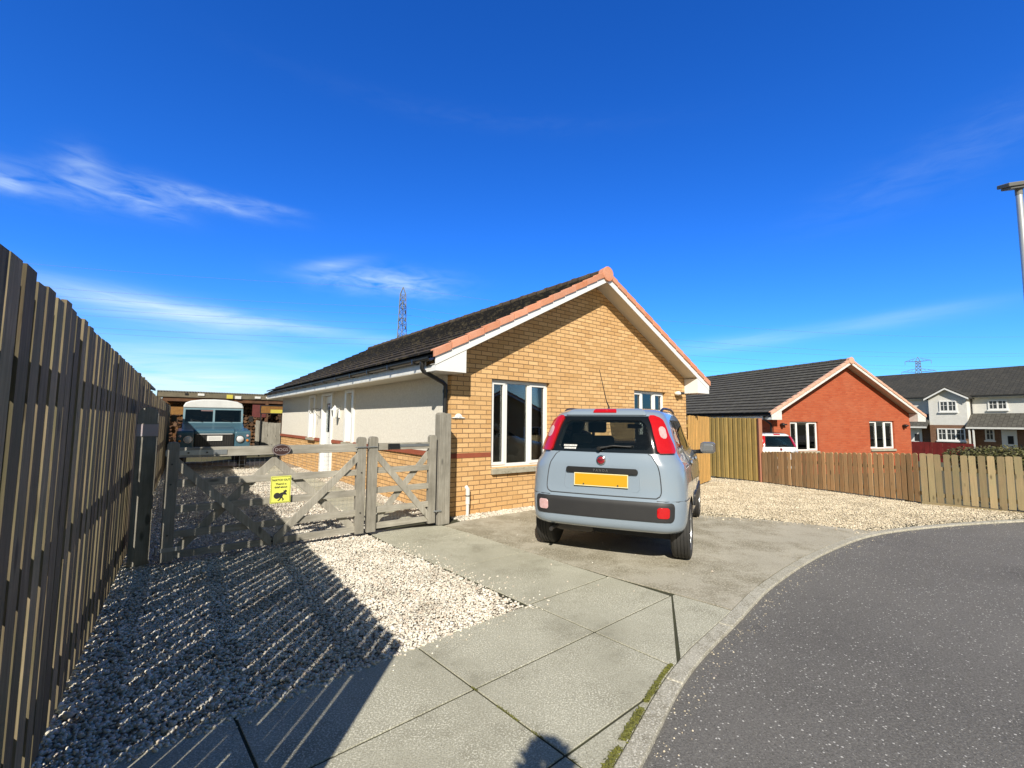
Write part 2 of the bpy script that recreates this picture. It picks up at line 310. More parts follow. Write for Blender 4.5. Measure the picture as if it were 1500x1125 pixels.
# ------------------------------------------------------------------ mesh helpers
def tag(o, label=None, cat=None, group=None, kind=None):
    if label: o['label'] = label
    if cat: o['category'] = cat
    if group: o['group'] = group
    if kind: o['kind'] = kind
    return o
def link(name, me, mat=None, parent=None):
    o = bpy.data.objects.new(name, me); COL.objects.link(o)
    if mat: me.materials.append(mat)
    if parent: o.parent = parent
    return o
def thing(name, label, cat, loc=(0, 0, 0), rz=0, group=None, scale=1):
    o = bpy.data.objects.new(name, None); COL.objects.link(o); o.empty_display_size = .1
    o.location = loc; o.rotation_euler = (0, 0, rz); o.scale = (scale,) * 3
    return tag(o, label, cat, group)
class MB:
    def __init__(s): s.v = []; s.f = []
    def add(s, vs_, fs):
        k = len(s.v); s.v += [tuple(v) for v in vs_]; s.f += [tuple(i + k for i in f) for f in fs]; return s
    def box(s, x0, x1, y0, y1, z0, z1, M=None, j=0):
        vs_ = [Vector((x, y, z)) for z in (z0, z1) for x, y in ((x0, y0), (x1, y0), (x1, y1), (x0, y1))]
        if j: vs_ = [v + Vector([random.uniform(-j, j) for _ in range(3)]) for v in vs_]
        if M: vs_ = [M @ v for v in vs_]
        return s.add(vs_, [(3, 2, 1, 0), (4, 5, 6, 7), (0, 1, 5, 4), (1, 2, 6, 5), (2, 3, 7, 6), (3, 0, 4, 7)])
    def prism(s, poly, a0, a1, axis='Y', M=None):
        """poly of 2-D points extruded along axis. axis Y: poly=(x,z); X: poly=(y,z); Z: poly=(x,y)"""
        def mk(p, a): return {'Y': (p[0], a, p[1]), 'X': (a, p[0], p[1]), 'Z': (p[0], p[1], a)}[axis]
        ar = sum(poly[i][0] * poly[(i + 1) % len(poly)][1] - poly[(i + 1) % len(poly)][0] * poly[i][1] for i in range(len(poly)))
        if (ar < 0) != (axis == 'Y'): poly = poly[::-1]
        n = len(poly)
        vs_ = [Vector(mk(p, a0)) for p in poly] + [Vector(mk(p, a1)) for p in poly]
        if M: vs_ = [M @ v for v in vs_]
        return s.add(vs_, [tuple(range(n))[::-1], tuple(range(n, 2 * n))] + [(i, (i + 1) % n, (i + 1) % n + n, i + n) for i in range(n)])
    def tube(s, pts, r, n=8, cap=True):
        pts = [Vector(p) for p in pts]; rs = r if isinstance(r, (list, tuple)) else [r] * len(pts)
        vs_ = []; fs = []
        up = None
        for i, p in enumerate(pts):
            d = (pts[min(i + 1, len(pts) - 1)] - pts[max(i - 1, 0)]).normalized()
            if up is None:
                up = Vector((0, 0, 1)) if abs(d.z) < .9 else Vector((1, 0, 0))
            a = d.cross(up).normalized(); b = a.cross(d).normalized(); up = b
            for k in range(n):
                t = 2 * math.pi * k / n
                vs_.append(p + (a * math.cos(t) + b * math.sin(t)) * rs[i])
        for i in range(len(pts) - 1):
            for k in range(n):
                fs.append((i * n + k, i * n + (k + 1) % n, (i + 1) * n + (k + 1) % n, (i + 1) * n + k))
        if cap: fs += [tuple(range(n))[::-1], tuple(range((len(pts) - 1) * n, len(pts) * n))]
        return s.add(vs_, fs)
    def lathe(s, prof, c=(0, 0, 0), axis='Z', n=24, M=None):
        """prof list of (r, a)"""
        vs_ = []; fs = []
        for r, a in prof:
            for k in range(n):
                t = 2 * math.pi * k / n; u, w = r * math.cos(t), r * math.sin(t)
                q = {'Z': (u, w, a), 'X': (a, u, w), 'Y': (u, a, w)}[axis]
                q = Vector(q) + Vector(c)
                vs_.append(M @ q if M else q)
        for i in range(len(prof) - 1):
            for k in range(n):
                fs.append((i * n + k, i * n + (k + 1) % n, (i + 1) * n + (k + 1) % n, (i + 1) * n + k))
        fs += [tuple(range(n))[::-1], tuple(range((len(prof) - 1) * n, len(prof) * n))]
        return s.add(vs_, fs)
    def build(s, name, mat=None, parent=None, smooth=0, bevel=0, seg=2, fix=False):
        me = bpy.data.meshes.new(name); me.from_pydata(s.v, [], s.f)
        if fix:
            bm = bmesh.new(); bm.from_mesh(me); bmesh.ops.recalc_face_normals(bm, faces=bm.faces); bm.to_mesh(me); bm.free()
        me.update()
        o = link(name, me, mat, parent)
        if smooth:
            me.shade_smooth()
            me.set_sharp_from_angle(angle=R(smooth))
        if bevel:
            b = o.modifiers.new('bevel', 'BEVEL'); b.width = bevel; b.segments = seg; b.limit_method = 'ANGLE'; b.angle_limit = R(40); b.harden_normals = False
        return o
def boolean(o, cutters, op='DIFFERENCE', smooth=0):
    """cut with temporary meshes, bake the result and delete the cutters"""
    bpy.context.view_layer.update()
    for c in cutters:
        md = o.modifiers.new('b', 'BOOLEAN'); md.object = c; md.operation = op; md.solver = 'EXACT'
        try: md.material_mode = 'TRANSFER'
        except Exception: pass
    dg = bpy.context.evaluated_depsgraph_get()
    me = bpy.data.meshes.new_from_object(o.evaluated_get(dg))
    o.modifiers.clear(); old = o.data; o.data = me; me.name = old.name
    bpy.data.meshes.remove(old)
    for c in cutters:
        cm = c.data; bpy.data.objects.remove(c); bpy.data.meshes.remove(cm)
    if smooth: me.shade_smooth(); me.set_sharp_from_angle(angle=R(smooth))
    return o
def text(name, s, size, mat, M, parent=None, depth=.002, align='CENTER', bold=0.0):
    cu = bpy.data.curves.new(name, 'FONT'); cu.body = s; cu.size = size; cu.extrude = depth; cu.align_x = align; cu.align_y = 'CENTER'; cu.offset = bold
    cu.resolution_u = 3
    o = bpy.data.objects.new(name, cu); COL.objects.link(o)
    bpy.context.view_layer.update()
    me = bpy.data.meshes.new_from_object(o.evaluated_get(bpy.context.evaluated_depsgraph_get()))
    bpy.data.objects.remove(o); bpy.data.curves.remove(cu)
    me.transform(M); me.materials.clear()
    return link(name, me, mat, parent)
XZ = Matrix.Rotation(R(90), 4, 'X')      # text facing -y
def T(x, y, z): return Matrix.Translation((x, y, z))
def smoothstep(a, b, x): t = min(1, max(0, (x - a) / (b - a))); return t * t * (3 - 2 * t)
def terr(x, y):
    z = 0
    if y > 8: z = -.036 * (min(y, 14) - 8)
    if y > 14: z -= .065 * (min(y, 18) - 14)
    if y > 18: z -= .02 * (min(y, 40) - 18)
    return z * smoothstep(0.5, 4, x)
def az2(x, y, a, d): return x + math.sin(R(a)) * d, y + math.cos(R(a)) * d

# ================================================================== THE SETTING
def struct(o): o['kind'] = 'structure'; return o
def catmull(pts, n=8):
    pts = [Vector(p) for p in pts]; P_ = [2 * pts[0] - pts[1]] + pts + [2 * pts[-1] - pts[-2]]; out = []
    for i in range(1, len(P_) - 2):
        for k in range(n):
            t = k / n; a, b, c, d = P_[i - 1:i + 3]
            out.append(.5 * ((2 * b) + (c - a) * t + (2 * a - 5 * b + 4 * c - d) * t * t + (3 * b - a - 3 * c + d) * t ** 3))
    return out + [pts[-1]]
# ground sheet
xs = sorted(set([-1500, -700, -300, -150, -80, -40, -25] + list(range(-16, 31, 2)) + [35, 45, 60, 90, 150, 300, 700, 1500]))
ys = sorted(set([-1500, -700, -300, -120, -60, -30, -15] + list(range(-8, 45, 2)) + [50, 60, 90, 150, 300, 700, 1500]))
b = MB(); b.add([(x, y, terr(x, y) - .09) for y in ys for x in xs], [(j * len(xs) + i, j * len(xs) + i + 1, (j + 1) * len(xs) + i + 1, (j + 1) * len(xs) + i) for j in range(len(ys) - 1) for i in range(len(xs) - 1)])
struct(b.build('ground', SOIL, smooth=80))

kc = catmull([(-6, -8), (-2.6, -3), (-1.15, -.55), (-.28, .9), (.5, 2.06), (1.035, 2.85), (1.69, 3.58), (2.42, 4.37), (3.56, 5.38), (4.95, 6.34), (6.65, 6.97), (8.4, 7.37), (12, 8.0), (20, 9.0), (34, 10)], 6)
def offs(line, d):
    o = []
    for i, p in enumerate(line):
        t = (line[min(i + 1, len(line) - 1)] - line[max(i - 1, 0)]).normalized(); o.append(p + Vector((t.y, -t.x)) * d)
    return o
ki, ko = offs(kc, -.050), offs(kc, .045)
b = MB(); acc = 0
# kerb pieces with open joints
seg = [0]
for i in range(1, len(kc)):
    acc += (kc[i] - kc[i - 1]).length
    if acc > .88: seg.append(i); acc = 0
for a, c in zip(seg[:-1], seg[1:]):
    I = [q.copy() for q in ki[a:c + 1]]; O = [q.copy() for q in ko[a:c + 1]]
    d = (I[1] - I[0]).normalized() * .003; I[0] += d; O[0] += d; d = (I[-1] - I[-2]).normalized() * .003; I[-1] -= d; O[-1] -= d
    h = random.uniform(-.002, .003)
    b.prism([tuple(p) for p in O + I[::-1]], -.12, h, 'Z')
struct(b.build('kerb', KERBM, bevel=.006))
n = len(kc); far = [(60, 9.5), (60, -40), (-20, -40)]
b = MB(); b.add([(p.x, p.y, -.022) for p in ko] + [(x, y, -.022) for x, y in far], [tuple(range(n + 3))[::-1]])
ro = struct(b.build('road', ROADM))
# dark joint bed under the paving
b = MB(); b.add([(p.x, p.y, -.006) for p in ki] + [(30, 12, -.05), (8.7, 7.9, -.006), (4.9, 6.6, -.006), (3, 8, -.006), (1.5, 9, -.006), (-1, 7, -.006), (-2.2, 6.4, -.006), (-1.9, 6.0, -.006), (.1, 3.7, -.006), (-2.2, 1.6, -.006), (-1, -.5, -.006), (-6.5, -8, -.006)], [tuple(range(n + 12))[::-1]])
struct(b.build('paving_bed', P('joint_dirt', (.035, .03, .02), .95, (.05, .055, .02), vs=6)))

O2 = Vector((.14, 3.78)); U2 = Vector((.747, .665)).normalized(); V2 = Vector((-U2.y, U2.x))
def uv(u, v): q = O2 + U2 * u + V2 * v; return (q.x, q.y)
b = MB()
def slab(u0, u1, v0, v1, gap=.0065):
    b_ = MB(); h = random.uniform(-.0025, .0015); s = .0012
    pts = [uv(u0 + gap, v0 + gap), uv(u1 - gap, v0 + gap), uv(u1 - gap, v1 - gap), uv(u0 + gap, v1 - gap)]
    b.prism(pts, -.05, h, 'Z')
us = [-5.1, -4.08, -3.06, -2.05, -1.014, .035, 1.07]
for r, (v0, v1) in enumerate([(-.645, 0), (-1.305, -.645), (-1.96, -1.305), (-2.61, -1.96), (-3.26, -2.61)]):
    for k in range(len(us) - 1):
        if r == 0 or k < 5: slab(us[k], us[k + 1], v0, v1)
b.prism([uv(.041, -1.311), uv(.115, -1.311), uv(.115, -1.244), uv(.041, -1.262)], -.05, -.001, 'Z')
b.prism([uv(.041, -.651), uv(1.065, -.651), uv(.105, -1.222), uv(.041, -1.25)], -.05, -.0005, 'Z')
for v0, v1 in [(0, 1.128), (1.128, 2.25)]: slab(.0, 1.05, v0, v1)
b.prism([uv(.0, 2.256), uv(1.04, 2.256), (-.97, 6.55), (-1.93, 6.18)], -.05, -.001, 'Z')
b.prism([uv(1.085, -.655), uv(1.12, -.655), uv(1.148, -1.03), uv(1.17, -2.0), uv(.35, -2.0), uv(.125, -1.24)], -.05, -.001, 'Z')
pv = b.build('pavement', SLABM, fix=True)
cut = MB().prism([tuple(p) for p in offs(kc, -.054)] + [(60, 12), (60, -40), (-20, -40)], -.3, .3, 'Z').build('c', SLABM, fix=True)
boolean(pv, [cut]); md = pv.modifiers.new('bevel', 'BEVEL'); md.width = .002; md.segments = 1; md.limit_method = 'ANGLE'
struct(pv)
# path beside the house behind the gate (house-local strip)
HA = Vector((-.947, 7.077, 0)); HR = R(37.94); HM = T(*HA) @ Matrix.Rotation(HR, 4, 'Z')
b = MB()
for i in range(13): b.box(-1.12, -.38, .0 + i * .92 + .005, (i + 1) * .92 - .005, -.05, random.uniform(-.004, 0), HM)
struct(b.build('path', SLABM, bevel=.004))
# worn concrete drive where the car stands
pad = [uv(1.19, -2.2), uv(1.165, -1.03), uv(1.137, -.64), uv(1.078, .004), uv(1.06, .5), uv(1.056, 1.128), uv(1.056, 2.24), (-.93, 6.52), tuple(HM.__matmul__(Vector((.12, -.30, 0))).xy), tuple(HM.__matmul__(Vector((1.4, -.20, 0))).xy), tuple(HM.__matmul__(Vector((3.0, -.2, 0))).xy), (2.2, 7.95), (3.14, 7.36), (3.72, 7.2), (4.3, 6.92), (4.72, 6.62), (5.1, 6.45), (6.5, 6.5), (4.2, 3.5)]
b = MB().prism(pad, -.06, .001, 'Z'); pd = b.build('driveway', PADM, fix=True)
cut = MB().prism([tuple(p) for p in offs(kc, -.054)] + [(60, 12), (60, -40), (-20, -40)], -.3, .3, 'Z').build('c', PADM, fix=True)
boolean(pd, [cut]); struct(pd)

# gravel beds and pebbles
def drape(name, poly, mat, step=.5, dz=0):
    me = bpy.data.meshes.new(name); bm = bmesh.new()
    f = bm.faces.new([bm.verts.new((x, y, 0)) for x, y in poly])
    x0, x1 = min(p[0] for p in poly), max(p[0] for p in poly); y0, y1 = min(p[1] for p in poly), max(p[1] for p in poly)
    for i in range(1, int((x1 - x0) / step) + 1): bmesh.ops.bisect_plane(bm, geom=bm.verts[:] + bm.edges[:] + bm.faces[:], plane_co=(x0 + i * step, 0, 0), plane_no=(1, 0, 0))
    for i in range(1, int((y1 - y0) / step) + 1): bmesh.ops.bisect_plane(bm, geom=bm.verts[:] + bm.edges[:] + bm.faces[:], plane_co=(0, y0 + i * step, 0), plane_no=(0, 1, 0))
    for v in bm.verts: v.co.z = terr(v.co.x, v.co.y) + dz
    bm.normal_update()
    for f in bm.faces:
        if f.normal.z < 0: f.normal_flip()
    bm.to_mesh(me); bm.free()
    return struct(link(name, me, mat))
gl = [(-2.0, 1.7), (.12, 3.77), (-1.96, 6.13), tuple((HM @ Vector((-1.13, 0, 0))).xy), tuple((HM @ Vector((-1.13, 12, 0))).xy), (-13, 15.6), (-9.6, 12.2)]
gr = [(1.28, 8.36), (2.2, 7.94), (3.14, 7.36), (3.72, 7.2), (4.3, 6.92), (4.75, 6.62), (5.0, 6.44), (5.75, 6.75), (6.6, 7.02), (8.0, 7.37), (8.9, 7.56), (9.3, 8.0), (8.02, 9.3), (7.3, 13.3), (6.6, 15.2), (5.6, 13.5), (4.3, 11.1)]
drape('gravel_bed', gl, BEDM, .6, -.014)
drape('gravel_bed', gr, BEDR, .5, -.008)
b = MB(); b.prism([tuple((HM @ Vector(p)).xy) for p in [(-.375, 0, 0), (0, 0, 0), (0, 12, 0), (-.375, 12, 0)]], -.06, -.008, 'Z')
b.prism([tuple((HM @ Vector(p)).xy) for p in [(0, -.6, 0), (3.2, -.5, 0), (3.2, 0, 0), (0, 0, 0)]], -.06, -.009, 'Z')
struct(b.build('gravel_bed', BEDM))
rng = np.random.default_rng(3)
def inpoly(pts, poly):
    x, y = pts[:, 0], pts[:, 1]; c = np.zeros(len(pts), bool); n = len(poly)
    for i in range(n):
        x0, y0 = poly[i]; x1, y1 = poly[i - 1]
        with np.errstate(divide='ignore', invalid='ignore'):
            c ^= ((y0 > y) != (y1 > y)) & (x < (x1 - x0) * (y - y0) / (y1 - y0) + x0)
    return c
def sample(poly, dens):
    p = np.array(poly); lo_, hi = p.min(0), p.max(0); N = int(np.prod(hi - lo_) * dens)
    q = rng.uniform(lo_, hi, (N, 2)); return q[inpoly(q, poly)]
_bm = bmesh.new(); bmesh.ops.create_icosphere(_bm, subdivisions=1, radius=1)
ICO = np.array([v.co[:] for v in _bm.verts]); ICF = np.array([[v.index for v in f.verts] for f in _bm.faces]); _bm.free()
def pebbles(name, pts, rad, mat, zl, label, cat):
    N = len(pts); r = rad * np.exp(rng.normal(0, .28, N))
    sc = r[:, None] * rng.uniform([.8, .55, .4], [1.25, .95, .7], (N, 3))
    v = ICO[None] * (1 + rng.normal(0, .13, (N, len(ICO), 1))) * sc[:, None]
    th = rng.uniform(0, 2 * np.pi, N); tl = rng.normal(0, .35, N)
    c, s = np.cos(tl)[:, None], np.sin(tl)[:, None]; y, z = v[..., 1] * c - v[..., 2] * s, v[..., 1] * s + v[..., 2] * c
    x = v[..., 0]; c, s = np.cos(th)[:, None], np.sin(th)[:, None]
    zz = np.array([terr(a, b_) for a, b_ in pts]) + rng.uniform(zl[0], zl[1], N)
    P3 = np.stack([x * c - y * s + pts[:, :1], x * s + y * c + pts[:, 1:2], z + zz[:, None]], -1).reshape(-1, 3)
    F = (ICF[None] + (np.arange(N) * len(ICO))[:, None, None]).reshape(-1, 3)
    me = bpy.data.meshes.new(name); me.vertices.add(len(P3)); me.vertices.foreach_set('co', P3.ravel().astype(np.float32))
    me.loops.add(F.size); me.loops.foreach_set('vertex_index', F.ravel().astype(np.int32))
    me.polygons.add(len(F)); me.polygons.foreach_set('loop_start', (np.arange(len(F)) * 3).astype(np.int32)); me.polygons.foreach_set('loop_total', np.full(len(F), 3, np.int32))
    me.update(); me.validate(); me.shade_smooth()
    o = link(name, me, mat); return tag(o, label, cat, kind='stuff')
def fline(x): return .454 + (x + .891) / -.7108     # fence line y(x)
a = sample(gl, 5200); near = a[a[:, 1] < 6.4]; farp = a[(a[:, 1] >= 6.4) & (a[:, 1] < 14.5)]; farp = farp[rng.random(len(farp)) < .34]
near = near[near[:, 1] > fline(near[:, 0])]
cd = np.hypot(near[:, 0] - .12, near[:, 1] - 3.77); near = near[rng.random(len(near)) < np.clip(.35 + cd / .55, 0, 1)]; farp = farp[farp[:, 1] > fline(farp[:, 0])]
far2 = sample([tuple((HM @ Vector(p)).xy) for p in [(-.37, 0, 0), (0, 0, 0), (0, 9, 0), (-.37, 9, 0)]], 1300)
stray = np.array([uv(rng.exponential(.10), v) for v in rng.uniform(-.1, 2.3, 170)] + [uv(rng.uniform(-.0, 2.3), rng.uniform(-.6, 2.4)) for _ in range(46)] + [uv(rng.uniform(-2.6, 0), -abs(rng.normal(0, .09))) for _ in range(90)])
pebbles('gravel', np.concatenate([near, farp, far2]), .0104, PEBM, (-.012, .006), 'cream and pink pebble gravel filling the drive by the tall fence', 'gravel')
pebbles('loose_pebbles', stray, .008, PEBM, (.002, .004), 'stray cream pebbles scattered on the grey concrete slabs', 'pebbles')
grit = np.array([(q.x + rng.normal(.05, .05), q.y - abs(rng.normal(.03, .06))) for q in [ko[int(i)].lerp(ko[int(i) + 1], float(rng.random())) for i in rng.integers(18, 64, 420)]])
pebbles('road_grit', grit, .0042, PEBR, (-.022, -.018), 'fine tan grit gathered on the road along the kerb', 'grit')
b3 = sample(gr, 2300); b3 = b3[rng.random(len(b3)) < np.clip(1.5 - b3[:, 1] / 14, .3, 1)]
edge = np.array([(x + rng.normal(0, .12), y + rng.normal(-.12, .10)) for x, y in [gr[int(i)] if False else (np.interp(t, [0, 1, 2, 3, 4], [2.6, 3.14, 3.72, 4.3, 4.9]), np.interp(t, [0, 1, 2, 3, 4], [7.6, 7.36, 7.2, 6.92, 6.5])) for t in rng.uniform(0, 4, 260) for i in (0,)]])
pebbles('gravel', np.concatenate([b3, edge]), .0098, PEBR, (-.010, .006), 'tan pebble gravel of the yard by the picket fence', 'gravel')
wb = np.array([tuple((HM @ Vector((x, -rng.uniform(0, .34) * (1 - .25 * x / 2.4) - .005, 0))).xy) for x in rng.uniform(.02, 3.0, 2600)])
wb = wb[rng.random(len(wb)) < 1]
pebbles('gravel', wb, .012, PEBM, (-.004, .006), 'thin strip of loose pebbles along the foot of the buff brick gable', 'gravel')
# moss in the kerb joint
b = MB(); mk = offs(kc, -.070)
cum = [p for p in mk if .35 < p.x < 1.08 and 1.8 < p.y < 3.0]
line = catmull([tuple(p) for p in [mk[i] for i in range(len(mk)) if 1.6 < mk[i].y < 2.95 and mk[i].x > 0]], 30)
for p in line:
    if mnoise.noise(Vector((p.x * 9, p.y * 9, 0))) < -.22: continue
    for _ in range(26):
        w = .010 if p.y < 2.5 else .0065
        c = Vector((p.x + random.gauss(0, w), p.y + random.gauss(0, w * .6), random.uniform(-.004, .006)))
        if (c.xy - Vector((p.x, p.y))).length > .045: continue
        s = random.uniform(.003, .009); k = len(b.v)
        d = [Vector((random.uniform(-1, 1), random.uniform(-1, 1), random.uniform(-.3, 1))).normalized() * s for _ in range(4)]
        b.add([c + q for q in d], [(0, 1, 2), (0, 2, 3), (0, 3, 1), (1, 3, 2)])
for k in range(900):
    t = random.random() ** 1.2; u_ = -1.014; v_ = -.62 - t * .75
    if mnoise.noise(Vector((v_ * 6, 3, 0))) < .0: continue
    q = uv(u_ + random.gauss(0, .004), v_); c = Vector((q[0], q[1], random.uniform(-.004, .003))); s = random.uniform(.002, .005)
    d = [Vector((random.uniform(-1, 1), random.uniform(-1, 1), random.uniform(-.3, 1))).normalized() * s for _ in range(4)]
    b.add([c + q_ for q_ in d], [(0, 1, 2), (0, 2, 3), (0, 3, 1), (1, 3, 2)])
tag(b.build('moss', MOSS), 'green moss growing in the joint beside the kerb and in a slab joint', 'moss', kind='stuff')

# ================================================================== TALL FENCE (left)
E0 = Vector((-.891, .454, 0)); FA = R(90 + 35.38)
fen = thing('boundary_fence', 'tall weathered hit-and-miss board fence along the left of the drive', 'fence', E0, FA)
b = MB(); Lf = 17.2; per = .145; x = .0; i = 0
while x < Lf:
    for lay, y0, off in ((0, -.020, .0), (1, .048, per / 2)):
        w = .1060 + random.gauss(0, .0012); xx = x + off + random.gauss(0, .0009)
        top = (1.94 if x < 7.3 else 1.85) + random.gauss(0, .008); 
        lean = random.gauss(0, .003); y = y0 + random.gauss(0, .002)
        vs_ = []
        for z, dx in ((.02 + random.uniform(0, .02), 0), (top, lean)):
            vs_ += [(xx + dx, y, z), (xx + w + dx, y + random.gauss(0, .0015), z + random.gauss(0, .003)), (xx + w + dx, y + .018, z), (xx + dx, y + .018, z)]
        b.add(vs_, [(3, 2, 1, 0), (4, 5, 6, 7), (0, 1, 5, 4), (1, 2, 6, 5), (2, 3, 7, 6), (3, 0, 4, 7)])
    x += per
b.build('fence_boards', FENW, fen)
b = MB()
for z0, z1 in ((.22, .31), (.86, .95), (1.58, 1.67)): b.box(-.02, Lf, .001, .046, z0, z1)
b.build('fence_rail', FENX, fen)
for k in range(10):
    xx = .06 + k * 1.83
    MB().box(xx, xx + .10, .002, .045, 0, 1.80).build('fence_post', FENX, fen)

# gate post beside the fence
gp = thing('gate_post', 'dark timber gate post with a pale label close to the tall fence', 'post', (-3.735, 4.70, 0), R(38.5))
b = MB(); b.prism([(-.085, 0), (.085, 0), (.085, 1.50), (.06, 1.555), (0, 1.575), (-.06, 1.555), (-.085, 1.50)], -.075, .075, 'Y'); b.build('post', GREYW, gp, bevel=.004)
MB().box(-.087, .087, -.083, -.0755, 1.28, 1.40).build('label_plate', P('pinkish_label', (.50, .38, .38), .5, (.42, .40, .42), vs=15), gp)

# ================================================================== GATES
GR_ = R(38.5); G0 = Vector((-3.479, 4.639, 0))
def stile(b, x0, x1, z1, y0=-.04, y1=.04, z0=.04):
    m = (x0 + x1) / 2; w = (x1 - x0) / 2
    b.prism([(x0, z0), (x1, z0), (x1, z1 - .03), (m + w * .7, z1 - .006), (m, z1), (m - w * .7, z1 - .006), (x0, z1 - .03)], y0, y1, 'Y')
def diag(b, a, c, w, y0, y1):
    a, c = Vector(a), Vector(c); d = (c - a).normalized(); nrm = Vector((-d.y, d.x)) * w / 2
    # trimmed plumb at both ends
    hx = (w / 2) / max(abs(d.x), .2)
    b.prism([(a.x, a.y - hx), (c.x, c.y - hx), (c.x, c.y + hx), (a.x, a.y + hx)], y0, y1, 'Y')
def wiremesh(x0, x1, z0, z1, y, parent):
    b = MB(); r = .0011
    x = x0
    while x < x1: b.tube([(x, y, z0), (x, y, z1)], r, 3); x += .05
    z = z0
    while z < z1: b.tube([(x0, y, z), (x1, y, z)], r, 3); z += .05
    b.build('wire_mesh', GALV, parent)
g1 = thing('field_gate', 'wide weathered five bar field gate hung across the gravel drive', 'gate', G0, GR_)
b = MB(); stile(b, 0, .105, 1.225); b.build('hinge_stile', GREYW, g1, bevel=.004)
b = MB(); stile(b, 1.935, 2.045, 1.25); b.build('latch_stile', GREYW, g1, bevel=.004)
for z0, z1 in ((1.065, 1.165), (.765, .84), (.51, .585), (.26, .335), (.06, .135)):
    MB().box(.1, 1.94, -.018, .018, z0, z1).build('bar', GREYX, g1, bevel=.003)
for a, c, y in (((.1, 1.0), (.99, .1), -.040), ((1.94, 1.0), (1.01, .1), -.041), ((1.0, 1.0), (.1, .1), .0185), ((1.0, 1.0), (1.94, .1), .0185)):
    b = MB(); diag(b, a, c, .085, y, y + .0215); b.build('brace', GREYW, g1, bevel=.002)
wiremesh(.1, 1.94, .06, 1.12, .043, g1)
b = MB(); b.box(-.01, .52, -.024, -.0185, 1.085, 1.135); b.box(-.004, .002, -.046, .046, 1.08, 1.14); b.build('strap_hinge', GALV, g1)
b = MB(); b.box(-.01, .17, -.047, -.041, .14, .18); b.tube([(-.03, -.03, .12), (-.03, -.03, .2)], .012); b.build('lower_hinge', GALV, g1)
b = MB(); b.tube([(1.90, -.05, 1.12), (2.18, -.05, 1.12)], .007); b.build('latch', GALV, g1)
for x, z in [(.05, .8), (.05, .3), (.05, 1.0), (1.99, .8), (1.99, .3), (1.0, 1.11), (1.0, .1), (.99, .15), (.18, 1.11), (.34, 1.11)]: MB().lathe([(.009, -.047), (.009, -.0225)], (x, 0, z), 'Y', 10).build('bolt', IRON, g1)
g2 = thing('wicket_gate', 'narrow weathered pedestrian gate between the field gate and wall post', 'gate', G0, GR_)
b = MB(); stile(b, 2.085, 2.20, 1.255); b.build('latch_stile', GREYW, g2, bevel=.004)
b = MB(); stile(b, 2.955, 3.06, 1.265); b.build('hinge_stile', GREYW, g2, bevel=.004)
for z0, z1 in ((1.075, 1.165), (.775, .85), (.52, .595), (.27, .345), (.07, .145)):
    MB().box(2.195, 2.96, -.018, .018, z0, z1).build('bar', GREYX, g2, bevel=.003)
for a, c, y in (((2.2, 1.0), (2.96, .14), -.040), ((2.96, 1.0), (2.2, .14), .0185)):
    b = MB(); diag(b, a, c, .08, y, y + .0215); b.build('brace', GREYW, g2, bevel=.002)
wiremesh(2.2, 2.96, .07, .40, .043, g2)
b = MB(); b.box(2.34, 2.50, -.045, -.018, 1.085, 1.155); b.build('latch_box', BLKP, g2, bevel=.004)
b = MB(); b.box(2.5, 3.06, -.0235, -.0185, 1.11, 1.145); b.build('strap_hinge', GALV, g2)
b = MB(); b.tube([(3.03, -.045, .2), (3.14, -.06, .2)], .012); b.build('lower_hinge', GALV, g2)
wp = thing('wall_post', 'tall grey timber post fixed against the corner of the buff brick house', 'post', G0 + Vector((3.19 * math.cos(GR_), 3.19 * math.sin(GR_), 0)), GR_)
b = MB(); stile(b, -.085, .01, 1.585, -.05, .10, 0); b.build('post', GREYW, wp, bevel=.004)
b = MB(); stile(b, .013, .10, 1.575, -.045, .10, 0); b.build('post_board', GREYW, wp, bevel=.004)
# signs on the gate
ys_ = thing('warning_sign', 'yellow warning sign with a running burglar symbol on the field gate', 'sign', G0 + Vector((1.06 * math.cos(GR_), 1.06 * math.sin(GR_), .67)) + Vector((math.sin(GR_), -math.cos(GR_), 0)) * .052, GR_)
MB().box(-.105, .105, -.002, .002, -.15, .15).build('plate', YEL, ys_)
def fr(b, x0, x1, z0, z1, w, y0, y1): b.box(x0, x1, y0, y1, z1 - w, z1); b.box(x0, x1, y0, y1, z0, z0 + w); b.box(x0, x0 + w, y0, y1, z0 + w, z1 - w); b.box(x1 - w, x1, y0, y1, z0 + w, z1 - w)
b = MB(); fr(b, -.098, .098, -.143, .143, .003, -.0035, -.0021); b.build('border', INK, ys_)
for s, sz, z in (('WATCH OUT', .030, .105), ("There's a", .030, .062), ('thief about', .030, .026)):
    text('lettering', s, sz, INK, T(0, -.003, z) @ XZ, ys_, .0006, bold=.0008)
b = MB()
def disc(b, cx, cz, rx, rz, n=18, y0=-.0036, y1=-.0021): b.prism([(cx + rx * math.cos(2 * math.pi * k / n), cz + rz * math.sin(2 * math.pi * k / n)) for k in range(n)], y0, y1, 'Y')
disc(b, -.035, -.068, .036, .034); disc(b, .052, -.022, .013, .014)
b.prism([(-.005, -.040), (.035, -.030), (.045, -.006), (.02, -.085), (-.005, -.095), (-.012, -.07)], -.0038, -.0021, 'Y')
b.prism([(.03, -.006), (.066, -.055), (.066, -.064), (.03, -.06)], -.0037, -.0021, 'Y')
b.prism([(.0, -.085), (.02, -.085), (.038, -.112), (.024, -.128), (.016, -.124), (.024, -.110)], -.0036, -.0021, 'Y')
b.prism([(-.004, -.085), (.012, -.09), (-.004, -.118), (-.022, -.128), (-.028, -.120), (-.014, -.112)], -.0039, -.0021, 'Y')
b.build('burglar_symbol', INK, ys_)
